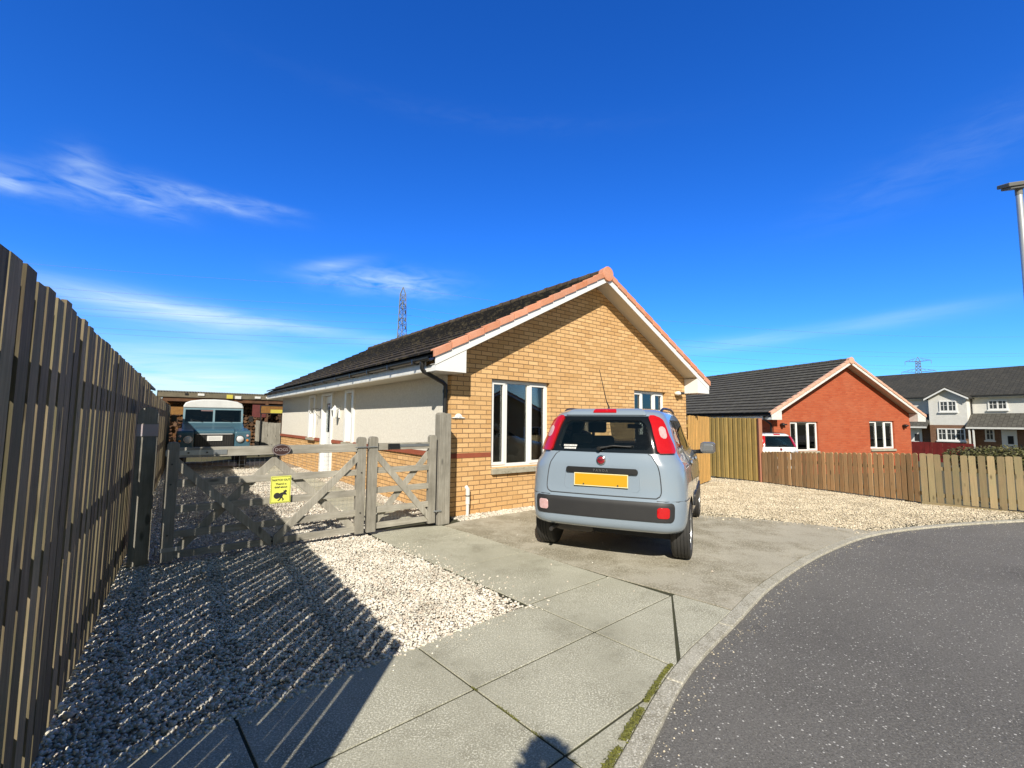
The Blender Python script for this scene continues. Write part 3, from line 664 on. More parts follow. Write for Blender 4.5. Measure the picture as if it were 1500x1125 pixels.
pl = thing('oval_plaque', 'small dark oval plaque on the top bar of the field gate', 'sign', G0 + Vector((1.05 * math.cos(GR_), 1.05 * math.sin(GR_), 1.115)) + Vector((math.sin(GR_), -math.cos(GR_), 0)) * .045, GR_)
b = MB(); disc(b, 0, 0, .098, .066, 28, -.004, .004); b.build('plate', P('plaque_brown', (.045, .02, .02), .4, (.06, .03, .028)), pl)
b = MB(); k = 28
for i in range(k):
    t0, t1 = 2 * math.pi * i / k, 2 * math.pi * (i + 1) / k
    b.prism([(.094 * math.cos(t0), .062 * math.sin(t0)), (.094 * math.cos(t1), .062 * math.sin(t1)), (.086 * math.cos(t1), .055 * math.sin(t1)), (.086 * math.cos(t0), .055 * math.sin(t0))], -.0055, -.0041, 'Y')
b.build('rim', P('plaque_rim', (.28, .25, .25), .5), pl)
text('lettering', 'DOGS', .050, P('plaque_letter', (.35, .30, .30), .5), T(0, -.005, .002) @ XZ, pl, .0006)

# ================================================================== BUNGALOWS
def window(name, parent, x0, x1, z0, z1, div, y=.075, glass=None, sillmat=None, inner=True, label=None):
    """window in a wall whose outer face is local y=0; opening x0..x1, z0..z1"""
    f = MB(); w = .055; d = .06
    fr(f, x0 + .002, x1 - .002, z0 + .002, z1 - .002, w, y, y + d)
    xsv = [x0 + (x1 - x0) * t for t in div]
    for t in xsv: f.box(t - w / 2, t + w / 2, y + .001, y + d - .001, z0 + w, z1 - w)
    fo = f.build('window', UPVC, parent, bevel=.004)
    if label: fo['label'] = label
    ed = [x0 + w - .02] + xsv + [x1 - w + .02]
    for i in range(len(ed) - 1):
        a = ed[i] + .012 + (w / 2 - .012 if i else 0); c = ed[i + 1] - .012 - (w / 2 - .012 if i < len(ed) - 2 else 0)
        if i != 1 or len(ed) < 4:      # opening sashes stand proud
            s = MB(); fr(s, a - .008, c + .008, z0 + w - .02, z1 - w + .02, .05, y - .014, y + .02); s.build('sash', UPVC, fo, bevel=.005)
            if inner:
                hb = MB().box((a + c) / 2 - .05, (a + c) / 2 + .05, y + .065, y + .085, z0 + w + .02, z0 + w + .045)
        MB().box(a, c, y + .024, y + .030, z0 + w - .01, z1 - w + .01).build('pane', glass or GLASS, fo)
    if sillmat:
        s = MB(); s.prism([(-.055, z0 - .10), (y, z0 - .10), (y, z0), (-.055, z0 - .018)], x0 - .0, x1 + .0, 'X'); s.build('sill', sillmat, fo, bevel=.004)
    return fo

def bungalow(name, label, loc, rz, W, L, bmat, roofm, verge, wins, holes_side=(), mainhouse=False):
    h = thing(name, label, 'house', loc, rz)
    S = .5225; zt = lambda x: 2.462 + (min(x, W - x) + .49) * S      # tile top
    za = zt(W / 2); zw = lambda x: zt(x) - .13; th = .10
    ov = .33
    wall = MB().prism([(0, -.6), (W, -.6), (W, zw(W)), (W / 2, zw(W / 2)), (0, zw(0))], 0, L, 'Y').build('wall', bmat, h, fix=True)
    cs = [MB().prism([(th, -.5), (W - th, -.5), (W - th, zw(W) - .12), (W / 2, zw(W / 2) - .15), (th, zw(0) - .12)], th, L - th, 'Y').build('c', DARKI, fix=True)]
    for (x0, x1, z0, z1, dv_, lb) in wins: cs.append(MB().box(x0, x1, -.2, .3, z0, z1).build('c', bmat, fix=True))
    for (y0, y1, z0, z1) in holes_side: cs.append(MB().box(-.3, .3, y0, y1, z0, z1).build('c', bmat, fix=True))
    for c in cs: c.matrix_world = h.matrix_world
    bpy.context.view_layer.update()
    for c in cs: c.parent = h
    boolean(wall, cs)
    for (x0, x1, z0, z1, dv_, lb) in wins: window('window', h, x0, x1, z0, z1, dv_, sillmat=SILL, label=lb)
    # roof courses, both slopes
    rf = MB(); sl = math.sqrt(1 + S * S); gl_ = .31 / sl; n = int((W / 2 + .49) / gl_) + 1
    for side in (0, 1):
        for k in range(n):
            xa = -.49 + k * gl_; xb = min(xa + gl_ + .03, W / 2)
            if xa >= W / 2: break
            za_, zb_ = zt(xa) + .036, zt(xb) - .002
            q = [(xa, za_ - .034), (xb, zb_ - .034), (xb, zb_), (xa, za_)]
            if side: q = [(W - a, c) for a, c in q]
            rf.prism(q, -ov + .0 + (.003 if side else 0), L + ov - (.003 if side else 0), 'Y')
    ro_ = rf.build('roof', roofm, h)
    # deck under tiles
    MB().prism([(-.44, zt(-.44) - .04), (W / 2, za - .04), (W + .44, zt(-.44) - .04), (W + .44, zt(-.44) - .075), (W / 2, za - .075), (-.44, zt(-.44) - .075)], -ov + .03, L + ov - .03, 'Y').build('roof_deck', DARKI, h)
    # ridge tiles
    rt = MB(); y = -ov + .0
    k = 0
    while y < L + ov:
        y1 = min(y + .43, L + ov + .02); r = .115 + (.006 if k % 2 else 0)
        pr = [(W / 2 + r * math.cos(t), za + .0 + r * .62 * math.sin(t)) for t in [math.pi * i / 8 for i in range(9)]] + [(W / 2 - r, za - .07), (W / 2 + r, za - .07)]
        rt.prism(pr, y + .004, y1 - .004, 'Y')
        rt.prism([(a * 1.0 + (a - W / 2) * .06, c + .008) for a, c in pr], y1 - .035, y1 + .012, 'Y'); y = y1; k += 1
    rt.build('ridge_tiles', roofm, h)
    # verge caps and round ridge end
    vg = MB(); nv = int(round((W / 2 + .49) * sl / .335)); st = (W / 2 + .49) / nv
    for side in (0, 1):
        for k in range(nv):
            xa = -.50 + k * st; xb = xa + st - .010
            q = [(xa, zt(xa) - .075), (xb, zt(xb) - .088), (xb, zt(xb) + .026), (xa, zt(xa) + .042)]
            if side: q = [(W - a, c) for a, c in q]
            vg.prism(q, -ov - .045, -ov + .012, 'Y')
            q2 = [(xa, zt(xa) + .018), (xb, zt(xb) + .004), (xb, zt(xb) + .026), (xa, zt(xa) + .042)]
            if side: q2 = [(W - a, c) for a, c in q2]
            vg.prism(q2, -ov + .013, -ov + .09, 'Y')
    vg.build('verge_caps', verge, h, bevel=.006)
    MB().lathe([(.145, -ov - .06), (.15, -ov - .05), (.13, -ov + .10)], (W / 2, 0, za - .045), 'Y', 20).build('ridge_end', verge, h, bevel=.005)
    # bargeboards, box ends, soffits
    bb = MB()
    for side in (0, 1):
        q = [(-.47, zt(-.47) - .055), (W / 2, za - .055), (W / 2, za - .20), (-.47, zt(-.47) - .20)]
        if side: q = [(W - a, c) for a, c in q]
        bb.prism(q, -ov - (.020 if side == 0 else .0195), -ov, 'Y')
    bb.build('bargeboard', UPVC if mainhouse else UPVCD, h)
    for side in (0, 1):
        q = [(-.46, 2.19), (.05, 2.19), (.05, zt(.05) - .21), (-.46, zt(-.46) - .21)]
        if side: q = [(W - a, c) for a, c in q]
        MB().prism(q, -ov - .0182, -.001, 'Y').build('box_end', UPVC if mainhouse else UPVCD, h)
        q = [(-.0, zt(0) - .165), (W / 2, za - .165), (W / 2, za - .18), (-.0, zt(0) - .18)]
        if side: q = [(W - a, c) for a, c in q]
        MB().prism(q, -ov + .021, -.001, 'Y').build('verge_soffit', SOFF, h)
        q = [(-.46, 2.19), (-.001, 2.19), (-.001, 2.20), (-.46, 2.20)]; q2 = [(-.46, 2.203), (-.44, 2.203), (-.44, 2.37), (-.46, 2.37)]
        if side: q = [(W - a, c) for a, c in q]; q2 = [(W - a, c) for a, c in q2]
        MB().prism(q, .0, L + ov, 'Y').build('eaves_soffit', SOFF, h)
        MB().prism(q2, .0, L + ov, 'Y').build('fascia', UPVCD, h)
        cx_ = -.515 if side == 0 else W + .515
        gt = [(cx_ + .055 * math.cos(t), 2.385 + .055 * math.sin(t)) for t in [math.pi + math.pi * i / 8 for i in range(9)]]
        gt += [(cx_ + .048 * math.cos(t), 2.385 + .048 * math.sin(t)) for t in [2 * math.pi - math.pi * i / 8 for i in range(9)]]
        gm = MB().prism(gt, -ov + .04, L + ov - .02, 'Y')
        y = .2
        while y < L: gm.prism([(cx_ - .058, 2.32), (cx_ + .058, 2.32), (cx_ + .058, 2.392), (cx_ + .05, 2.392), (cx_ + .05, 2.335), (cx_ - .05, 2.335), (cx_ - .05, 2.392), (cx_ - .058, 2.392)], y, y + .03, 'Y'); y += .95
        gm.build('gutter', BLKP, h)
    return h, zt

w1 = (.775, 2.085, .70, 2.175, (.27, .655), 'large three-light window with tall panes')
w2 = (4.575, 5.755, 1.02, 2.175, (.31, .66), 'narrower window at the far end of the gable')
main, zt = bungalow('bungalow', 'buff brick bungalow with pink verge tiles behind the blue hatchback', HA, HR, 6.6, 11.95, BUFF, ROOF, TERRA, (w1, w2),
                    ((4.42, 4.80, .95, 2.1), (6.03, 6.75, .05, 2.1), (7.62, 8.05, .95, 2.1)), True)
# cream roughcast upper side wall (with openings), brick band
def sidepanel(name, z0, z1, t, mat, holes, y0=.11, y1=11.84):
    o = MB().box(-t, -.001, y0, y1, z0, z1).build(name, mat, main, fix=True); cs = []
    for a, c, d, e in holes:
        k = MB().box(-.4, .2, a, c, d, e).build('c', mat, fix=True); k.parent = main; cs.append(k)
    return boolean(o, cs)
SH = [(4.42, 4.80, .95, 2.1), (6.03, 6.75, -.1, 2.1), (7.62, 8.05, .95, 2.1)]
sidepanel('roughcast_panel', .965, 2.189, .016, RENDER, SH)
sidepanel('brick_band', .885, .960, .035, BAND, [SH[1]], 0, 11.95)
gb = MB().box(.0, .77, -.006, -.001, .885, .960); gb.box(2.09, 6.6, -.006, -.001, .885, .960); gb.build('brick_band', BAND, main)
# white margins round the side openings, frames and door
for i, (a, c, d, e) in enumerate(SH):
    m = MB(); m.box(-.055, -.002, a - .12, a - .001, d if i != 1 else 0, e + .08); m.box(-.055, -.002, c + .001, c + .12, d if i != 1 else 0, e + .08); m.box(-.055, -.002, a, c, e + .001, e + .08)
    for yy in (a + .001, c - .011): m.box(-.05, .029, yy, yy + .010, d if i != 1 else 0, e)
    m.build('margin', UPVC, main, bevel=.003)
    if i != 1:
        f = MB(); f.box(.03, .09, a + .001, c - .001, d, d + .06); f.box(.03, .09, a + .001, c - .001, e - .06, e); f.box(.03, .09, a + .001, a + .06, d + .06, e - .06); f.box(.03, .09, c - .06, c - .001, d + .06, e - .06)
        fo = f.build('window', UPVC, main); MB().box(.055, .06, a + .05, c - .05, d + .05, e - .05).build('pane', GLASS, fo)
        MB().box(-.10, .03, a - .14, c + .14, d - .06, d - .002).build('sill', SILL, fo)
    else:
        dr = MB().box(.03, .075, a + .002, c - .002, .06, e - .002).build('door', UPVC, main)
        k = MB(); k.box(.018, .0295, a + .15, c - .15, 1.15, 1.9); k.build('door_panel', CARGD, dr)
        MB().tube([(.0, a + .1, 1.0), (.0, a + .22, 1.0)], .012).build('handle', GALV, dr)
        MB().box(-.3, -.003, a - .05, c + .05, 0, .055).build('doorstep', SILL, main)
# downpipe
b = MB(); b.tube([(-.515, -.02, 2.34), (-.515, -.02, 2.235), (-.49, -.02, 2.20), (-.12, .05, 2.06), (-.07, .06, 2.02), (-.07, .06, 1.95), (-.07, .06, .05)], .034, 12); 
for z in (1.9, 1.0): b.tube([(-.07, .06, z), (-.07, .06, z + .05)], .041, 12)
b.build('downpipe', BLKP, main, smooth=40)
# small things on the walls
def hl(x, y, z): return HM @ Vector((x, y, z))
lt = thing('wall_lantern', 'white coach lantern on the cream side wall near the door', 'lantern', hl(-.02, 5.36, 1.62), HR)
b = MB(); b.box(-.03, .0, -.04, .04, -.10, .16); b.box(-.12, -.03, -.012, .012, .12, .14); b.build('bracket', UPVC, lt)
b = MB(); b.lathe([(.04, -.12), (.055, -.08), (.075, .10), (.03, .17), (.01, .20)], (-.12, 0, 0), 'Z', 8); b.build('shade', UPVC, lt, bevel=.003)
b = MB(); b.lathe([(.045, -.07), (.064, .08)], (-.135, 0, 0), 'Z', 6); b.build('glass', CARGD, lt)
hk = thing('hanging_bracket', 'curled black iron hanging bracket on the cream side wall', 'bracket', hl(-.02, 7.0, 1.72), HR)
b = MB(); b.box(-.012, 0, -.01, .01, -.22, .06); b.tube([(0, 0, .03), (-.15, 0, .06), (-.27, 0, .02), (-.30, 0, -.05), (-.26, 0, -.09), (-.22, 0, -.05)], .008, 6); b.tube([(0, 0, -.2), (-.10, 0, -.12), (-.2, 0, .04)], .006, 6); b.build('scroll', IRON, hk)
hn = thing('house_plaque', 'white domed house plaque on the buff wall above the timber post', 'plaque', hl(.135, -.012, 1.515), HR)
b = MB(); b.prism([(-.115, -.006), (.115, -.006), (.115, 0), (.07, .015)] + [(.062 * math.cos(t), .012 + .055 * math.sin(t)) for t in [math.pi * i / 8 for i in range(9)]] + [(-.07, .015), (-.115, 0)], -.012, .01, 'Y'); b.build('plate', UPVC, hn, bevel=.003)
text('lettering', '17', .05, P('grey_ink', (.12, .13, .15), .5), T(0.02, -.0135, .0) @ XZ, hn, .0006)
b = MB(); b.tube([(-.08, -.014, -.02), (-.06, -.014, .0), (-.05, -.014, -.015), (-.03, -.014, .005)], .003, 5); b.build('painted_flower', INK, hn)
sp = thing('vent_pipe', 'short white plastic pipe stub at the foot of the buff wall', 'pipe', hl(.30, -.06, 0), HR)
b = MB(); b.tube([(0, 0, 0), (0, 0, .24)], .026, 14); b.tube([(0, 0, .18), (0, 0, .42)], .034, 14); b.build('pipe', UPVCD, sp, smooth=40)
b = MB(); b.tube([(0, 0, .40), (0, .05, .44)], .03, 10); b.build('elbow', UPVCD, sp, smooth=40)
b = MB(); b.tube([(0, 0, .30), (0, 0, .315)], .038, 14); b.build('clip', IRON, sp)
sl_ = thing('security_light', 'white security lamp with black sensor high on the buff gable', 'lamp', hl(6.12, -.02, 2.17), HR)
b = MB(); b.lathe([(.03, 0), (.045, -.03), (.05, -.10), (.03, -.13)], (0, 0, 0), 'Y', 16); b.build('lamp_head', UPVC, sl_, smooth=50)
b = MB(); b.box(.05, .24, -.10, -.03, -.02, .04); b.box(.12, .2, -.03, .0, -.02, .03); b.build('sensor', BLKP, sl_, bevel=.008)

rw1 = (.85, 2.37, .93, 2.13, (.28, .66), 'window beside the drive of the red house'); rw2 = (5.36, 6.9, .98, 2.2, (.32, .64), 'right-hand window with yellow blinds')
red, _ = bungalow('bungalow', 'red brick bungalow with pale verge tiles beyond the picket fence', (10.548, 18.388, -.546), R(90 - 72.5), 7.95, 11, REDB, ROOF2, TERRA2, (rw1, rw2))
MB().box(5.5, 5.95, .16, .165, 1.5, 2.1).build('blind', P('yellow_blind', (.62, .45, .16), .8), red)
MB().box(6.05, 6.35, .16, .165, 1.6, 2.1).build('blind', MAT['yellow_blind'], red)
def rl(x, y, z): return T(10.548, 18.388, -.546) @ Matrix.Rotation(R(17.5), 4, 'Z') @ Vector((x, y, z))
b = MB(); b.tube([(-.515, -.02, 2.34), (-.515, -.02, 2.2), (-.1, .05, 2.02), (-.07, .06, 1.9), (-.07, .06, 0)], .034, 10); b.build('downpipe', BLKP, red, smooth=40)
for lx, lab in ((.35, 'round black lamp left of the red gable window'), (7.45, 'round black lamp by the right corner of the red gable')):
    q = thing('wall_lamp', lab, 'lamp', rl(lx, -.02, 2.0), R(17.5), 'lamps on the red gable')
    b = MB(); b.lathe([(.05, 0), (.07, -.06), (.06, -.15), (.03, -.18)], (0, 0, 0), 'Y', 14); b.build('lamp_head', BLKP, q, smooth=50); MB().box(.06, .2, -.12, -.05, -.02, .03).build('sensor', BLKP, q)
# bungalow behind the camera, seen mirrored in the window panes

# ================================================================== FENCES ON THE RIGHT
def boards_run(name, label, a, c, zb, zt_, mat, pitch, w, rails, front=-1, cat='fence', group=None, dog=0, postmat=None, posts=(), alt=False):
    a = Vector((*a, 0)); c = Vector((*c, 0)); L = (c - a).length; ang = math.atan2(c.y - a.y, c.x - a.x)
    f = thing(name, label, cat, (a.x, a.y, 0), ang, group); n = int(round(L / pitch))
    zlo = lambda t: zb[0] + (zb[1] - zb[0]) * t; zhi = lambda t: zt_[0] + (zt_[1] - zt_[0]) * t
    b = MB()
    for i in range(n):
        x = i * pitch + random.gauss(0, .003); t = x / L; z0 = zlo(t) + .03 + random.gauss(0, .004); z1 = zhi(t) + random.gauss(0, .005); y = random.gauss(0, .0015) - (.020 if alt and i % 2 else 0)
        ww = w + random.gauss(0, .002); ln = random.gauss(0, .004)
        if dog: pr = [(x, z0), (x + ww, z0), (x + ww + ln, z1 - dog), (x + ww * .82 + ln, z1 - dog * .25), (x + ww / 2 + ln, z1), (x + ww * .18 + ln, z1 - dog * .25), (x + ln, z1 - dog)]
        else: pr = [(x, z0), (x + ww, z0), (x + ww + ln, z1), (x + ln, z1)]
        b.prism(pr, y + front * .019, y, 'Y')
    b.build('fence_boards', mat, f)
    for h0 in rails:
        r = MB(); z0 = zlo(0) + h0; z1 = zlo(1) + h0; q = [(0, z0), (L, z1), (L, z1 + .07), (0, z0 + .07)]
        r.prism(q, .002 if front < 0 else -.04, .04 if front < 0 else -.002, 'Y'); r.build('fence_rail', postmat or mat, f)
    for px in posts:
        t = px / L
        MB().box(px - .045, px + .045, .041 if front < 0 else -.12, .12 if front < 0 else -.041, zlo(t) - .1, zhi(t) - .02).build('fence_post', postmat or mat, f)
    return f
boards_run('side_screen', 'bright orange tall timber screen joined to the end of the buff house', (4.33, 11.25), (5.72, 13.28), (-.13, -.18), (1.66, 1.65), ORNG, .085, .100, (.2, .9, 1.5), alt=True, postmat=OLIV, posts=(.05, 2.38))
boards_run('tall_yard_fence', 'tall olive timber fence between the orange screen and the picket fence', (6.38, 14.95), (7.11, 13.22), (-.24, -.19), (1.66, 1.635), OLIV, .082, .10, (.2, .9, 1.5), front=-1, alt=True, posts=(.3, 1.5))
pp = thing('red_post', 'slim red stained post where the tall fence meets the pickets', 'post', (7.13, 13.15, -.2), 0)
MB().box(-.05, .05, -.05, .05, 0, 1.83).build('post', POSTR, pp, bevel=.004)
boards_run('picket_fence', 'reddish brown picket fence with close boards in front of the red house', (7.14, 13.07), (7.935, 8.935), (-.19, -.03), (.69, .93), PICK, .117, .092, (.16, .62), dog=.03, posts=(.3, 2.1, 3.9), postmat=PALE)
boards_run('picket_fence', 'paler picket fence with wider gaps at the right edge of the photo', (7.935, 8.93), (10.28, 5.93), (-.025, .03), (.93, .95), PALE, .114, .090, (.14, .64), dog=.012, posts=(.05, 1.9, 3.7))
b = MB(); b.prism([(7.86, 8.86), (9.9, 6.25), (9.94, 6.28), (7.9, 8.9)], -.08, .015, 'Z'); struct(b.build('gravel_edging', PALE))

# ================================================================== CARS
def pchip(xs, ys):
    xs, ys = np.array(xs, float), np.array(ys, float); h = np.diff(xs); d = np.diff(ys) / h; m = np.zeros(len(xs))
    m[0], m[-1] = d[0], d[-1]
    for i in range(1, len(xs) - 1):
        if d[i - 1] * d[i] > 0: w1, w2 = 2 * h[i] + h[i - 1], h[i] + 2 * h[i - 1]; m[i] = (w1 + w2) / (w1 / d[i - 1] + w2 / d[i])
    def f(x):
        i = int(np.clip(np.searchsorted(xs, x) - 1, 0, len(xs) - 2)); t = (x - xs[i]) / h[i]
        return float((1 + 2 * t) * (1 - t) ** 2 * ys[i] + t * (1 - t) ** 2 * h[i] * m[i] + t * t * (3 - 2 * t) * ys[i + 1] + t * t * (t - 1) * h[i] * m[i + 1])
    return f
PAINT = P('grey_blue_paint', (.222, .275, .335), .24, (.215, .267, .327), vs=1, coat=1.0)
PAINTW = P('white_paint', (.75, .76, .77), .25, (.73, .74, .75), vs=1, coat=1.0)
TYRE = P('tyre_rubber', (.018, .018, .019), .75, (.035, .033, .030), vs=14)
ALLOY = P('alloy', (.45, .46, .47), .3, (.40, .41, .42), metal=.9)
REDL = P('red_lens', (.48, .008, .010), .08, (.42, .004, .006), vs=30, coat=1)
PINKL = P('clear_lens', (.50, .28, .28), .1, (.62, .44, .44), vs=30, coat=1)
DTRIM = P('dark_bumper_plastic', (.016, .016, .018), .55, (.022, .022, .023), vs=8)
GLOSSB = P('gloss_black_frit', (.006, .007, .008), .06, (.006, .007, .008), coat=1)
CHROME = P('chrome', (.7, .7, .7), .12, (.6, .6, .6), metal=1)
SEATM = P('seat_fabric', (.028, .028, .032), .9, (.04, .04, .044), vs=20)
PLATEY = P('number_plate_yellow', (.54, .29, .004), .45, (.50, .27, .004), vs=3)

class CarBody:
    # z, half width, rear y, front y, rear corner radius, front corner radius
    TAB = [(.325, .765, .070, 3.50, .17, .35), (.355, .79, .022, 3.58, .19, .40), (.395, .804, .005, 3.63, .20, .42), (.46, .814, .0, 3.65, .21, .45), (.58, .820, .002, 3.64, .21, .45),
           (.645, .822, .022, 3.61, .20, .44), (.72, .823, .036, 3.57, .20, .42), (.86, .812, .050, 3.46, .20, .40), (.95, .792, .060, 3.26, .20, .42), (1.0, .762, .070, 2.98, .20, .38),
           (1.06, .730, .088, 2.74, .19, .30), (1.14, .714, .112, 2.60, .19, .27), (1.24, .680, .145, 2.44, .18, .25), (1.34, .656, .185, 2.27, .18, .25), (1.42, .622, .225, 2.12, .18, .25),
           (1.46, .598, .255, 2.02, .18, .25), (1.49, .560, .31, 1.92, .18, .25), (1.512, .49, .42, 1.76, .18, .25), (1.525, .36, .62, 1.55, .16, .2), (1.531, .18, .85, 1.3, .08, .1)]
    def __init__(s, inset=0, tab=None, fin=0):
        t = tab or s.TAB; z = [r[0] for r in t]
        s.f = [pchip(z, [r[i] for r in t]) for i in range(1, 6)]; s.inset = inset; s.fin = fin; s.z0, s.z1 = z[0], z[-1]
    def lv(s, z):
        w, yr, yf, rr, rf = [f(z) for f in s.f]; i = s.inset
        rr *= 1.30 if z < 1.5 else 1.1
        return w - i, yr + i, yf - i - s.fin, max(rr - i * .5, .03), max(rf - i * .5, .03)
    def pt(s, q, z, off=0):
        w, yr, yf, rr, rf = s.lv(z); sg = 1 if q >= 0 else -1; a = abs(q); bar = min(.03, w * .1); crown = .045
        wi = w - bar; cr = lambda x: crown * (x / w) ** 2
        if a <= 1: x = a * (wi - rr); y = yr + cr(x); 
        elif a <= 2:
            t = (a - 1) * math.pi / 2; cx = wi - rr; cy = yr + cr(cx) + rr; x = cx + rr * math.sin(t); y = cy - rr * math.cos(t)
        elif a <= 3:
            y0 = yr + cr(wi - rr) + rr; y1 = yf - .10 * ((wi - rf) / w) ** 2 - rf; t = a - 2; y = y0 + (y1 - y0) * t; x = wi + bar * (1 - (2 * t - 1) ** 2)
        elif a <= 4:
            t = (a - 3) * math.pi / 2; cx = wi - rf; cy = yf - .10 * (cx / w) ** 2 - rf; x = cx + rf * math.cos(t); y = cy + rf * math.sin(t)
        else: x = (5 - a) * (wi - rf); y = yf - .10 * (x / w) ** 2
        p = Vector((sg * x, y, z))
        if off:
            e = .004; u = s.pt(q + e, z) - s.pt(q - e, z); zz = min(max(z, s.z0 + .01), s.z1 - .01); v = s.pt(q, zz + .006) - s.pt(q, zz - .006)
            n = u.cross(v)
            n.normalize()
            c = Vector((0, 1.8, z))
            if n.dot(p - c) < 0: n = -n
            p = p + n * off
        return p
    def s_at_y(s, y, z, sg=1):
        w, yr, yf, rr, rf = s.lv(z); bar = min(.03, w * .1); wi = w - bar
        y0 = yr + .045 * ((wi - rr) / w) ** 2 + rr; y1 = yf - .10 * ((wi - rf) / w) ** 2 - rf
        return sg * (2 + (y - y0) / (y1 - y0))
    def loft(s, zs):
        qs = [i / 6 for i in range(-6, 7)][:-1] + [1 + i / 7 for i in range(7)] + [2 + i / 22 for i in range(22)] + [3 + i / 7 for i in range(7)] + [4 + i / 5 for i in range(5)]
        qs += [5.0] + [-(4 + i / 5) for i in range(4, 0, -1)] + [-(3 + i / 7) for i in range(7, 0, -1)] + [-(2 + i / 22) for i in range(22, 0, -1)] + [-(1 + i / 7) for i in range(7, 0, -1)]
        n = len(qs); b = MB()
        vs_ = [s.pt(q, z) for z in zs for q in qs]
        fs = [(k * n + i, k * n + (i + 1) % n, (k + 1) * n + (i + 1) % n, (k + 1) * n + i) for k in range(len(zs) - 1) for i in range(n)]
        fs += [tuple(range(n))[::-1], tuple(range((len(zs) - 1) * n, len(zs) * n))]
        b.add(vs_, fs); return b
    def patch(s, sl, sr, z0, z1, off, th=.004, ns=12, nz=10, rc=0, b=None):
        """thin solid lying on the body. sl/sr: numbers or functions of z. rc: corner rounding (fraction of height)"""
        b = b or MB(); L = sl if callable(sl) else (lambda z: sl); Rr = sr if callable(sr) else (lambda z: sr)
        V = []; H = z1 - z0
        for j in range(nz + 1):
            t = j / nz; z = z0 + H * t; a, c = L(z), Rr(z); sh = 0
            if rc:
                e = min(t, 1 - t)
                if e < rc: sh = (1 - math.sqrt(max(0, 1 - (1 - e / rc) ** 2))) * rc * H / .62
            a += sh; c -= sh
            if a > c: a = c = (a + c) / 2
            for i in range(ns + 1): V.append((a + (c - a) * i / ns, z))
        n = ns + 1; N = len(V)
        vs_ = [s.pt(q, z, off) for q, z in V] + [s.pt(q, z, off - th) for q, z in V]
        fs = []
        for j in range(nz):
            for i in range(ns):
                k = j * n + i; fs.append((k, k + 1, k + 1 + n, k + n)); k += N; fs.append((k + n, k + 1 + n, k + 1, k))
        bd = [i for i in range(n)] + [j * n + ns for j in range(1, nz + 1)] + [nz * n + i for i in range(ns - 1, -1, -1)] + [j * n for j in range(nz - 1, 0, -1)]
        for i in range(len(bd)): a, c = bd[i], bd[(i + 1) % len(bd)]; fs.append((c, a, a + N, c + N))
        b.add(vs_, fs); return b
    def seam(s, pts, r=.003, off=.0015, b=None):
        b = b or MB(); b.tube([s.pt(q, z, off) for q, z in pts], r, 5); return b

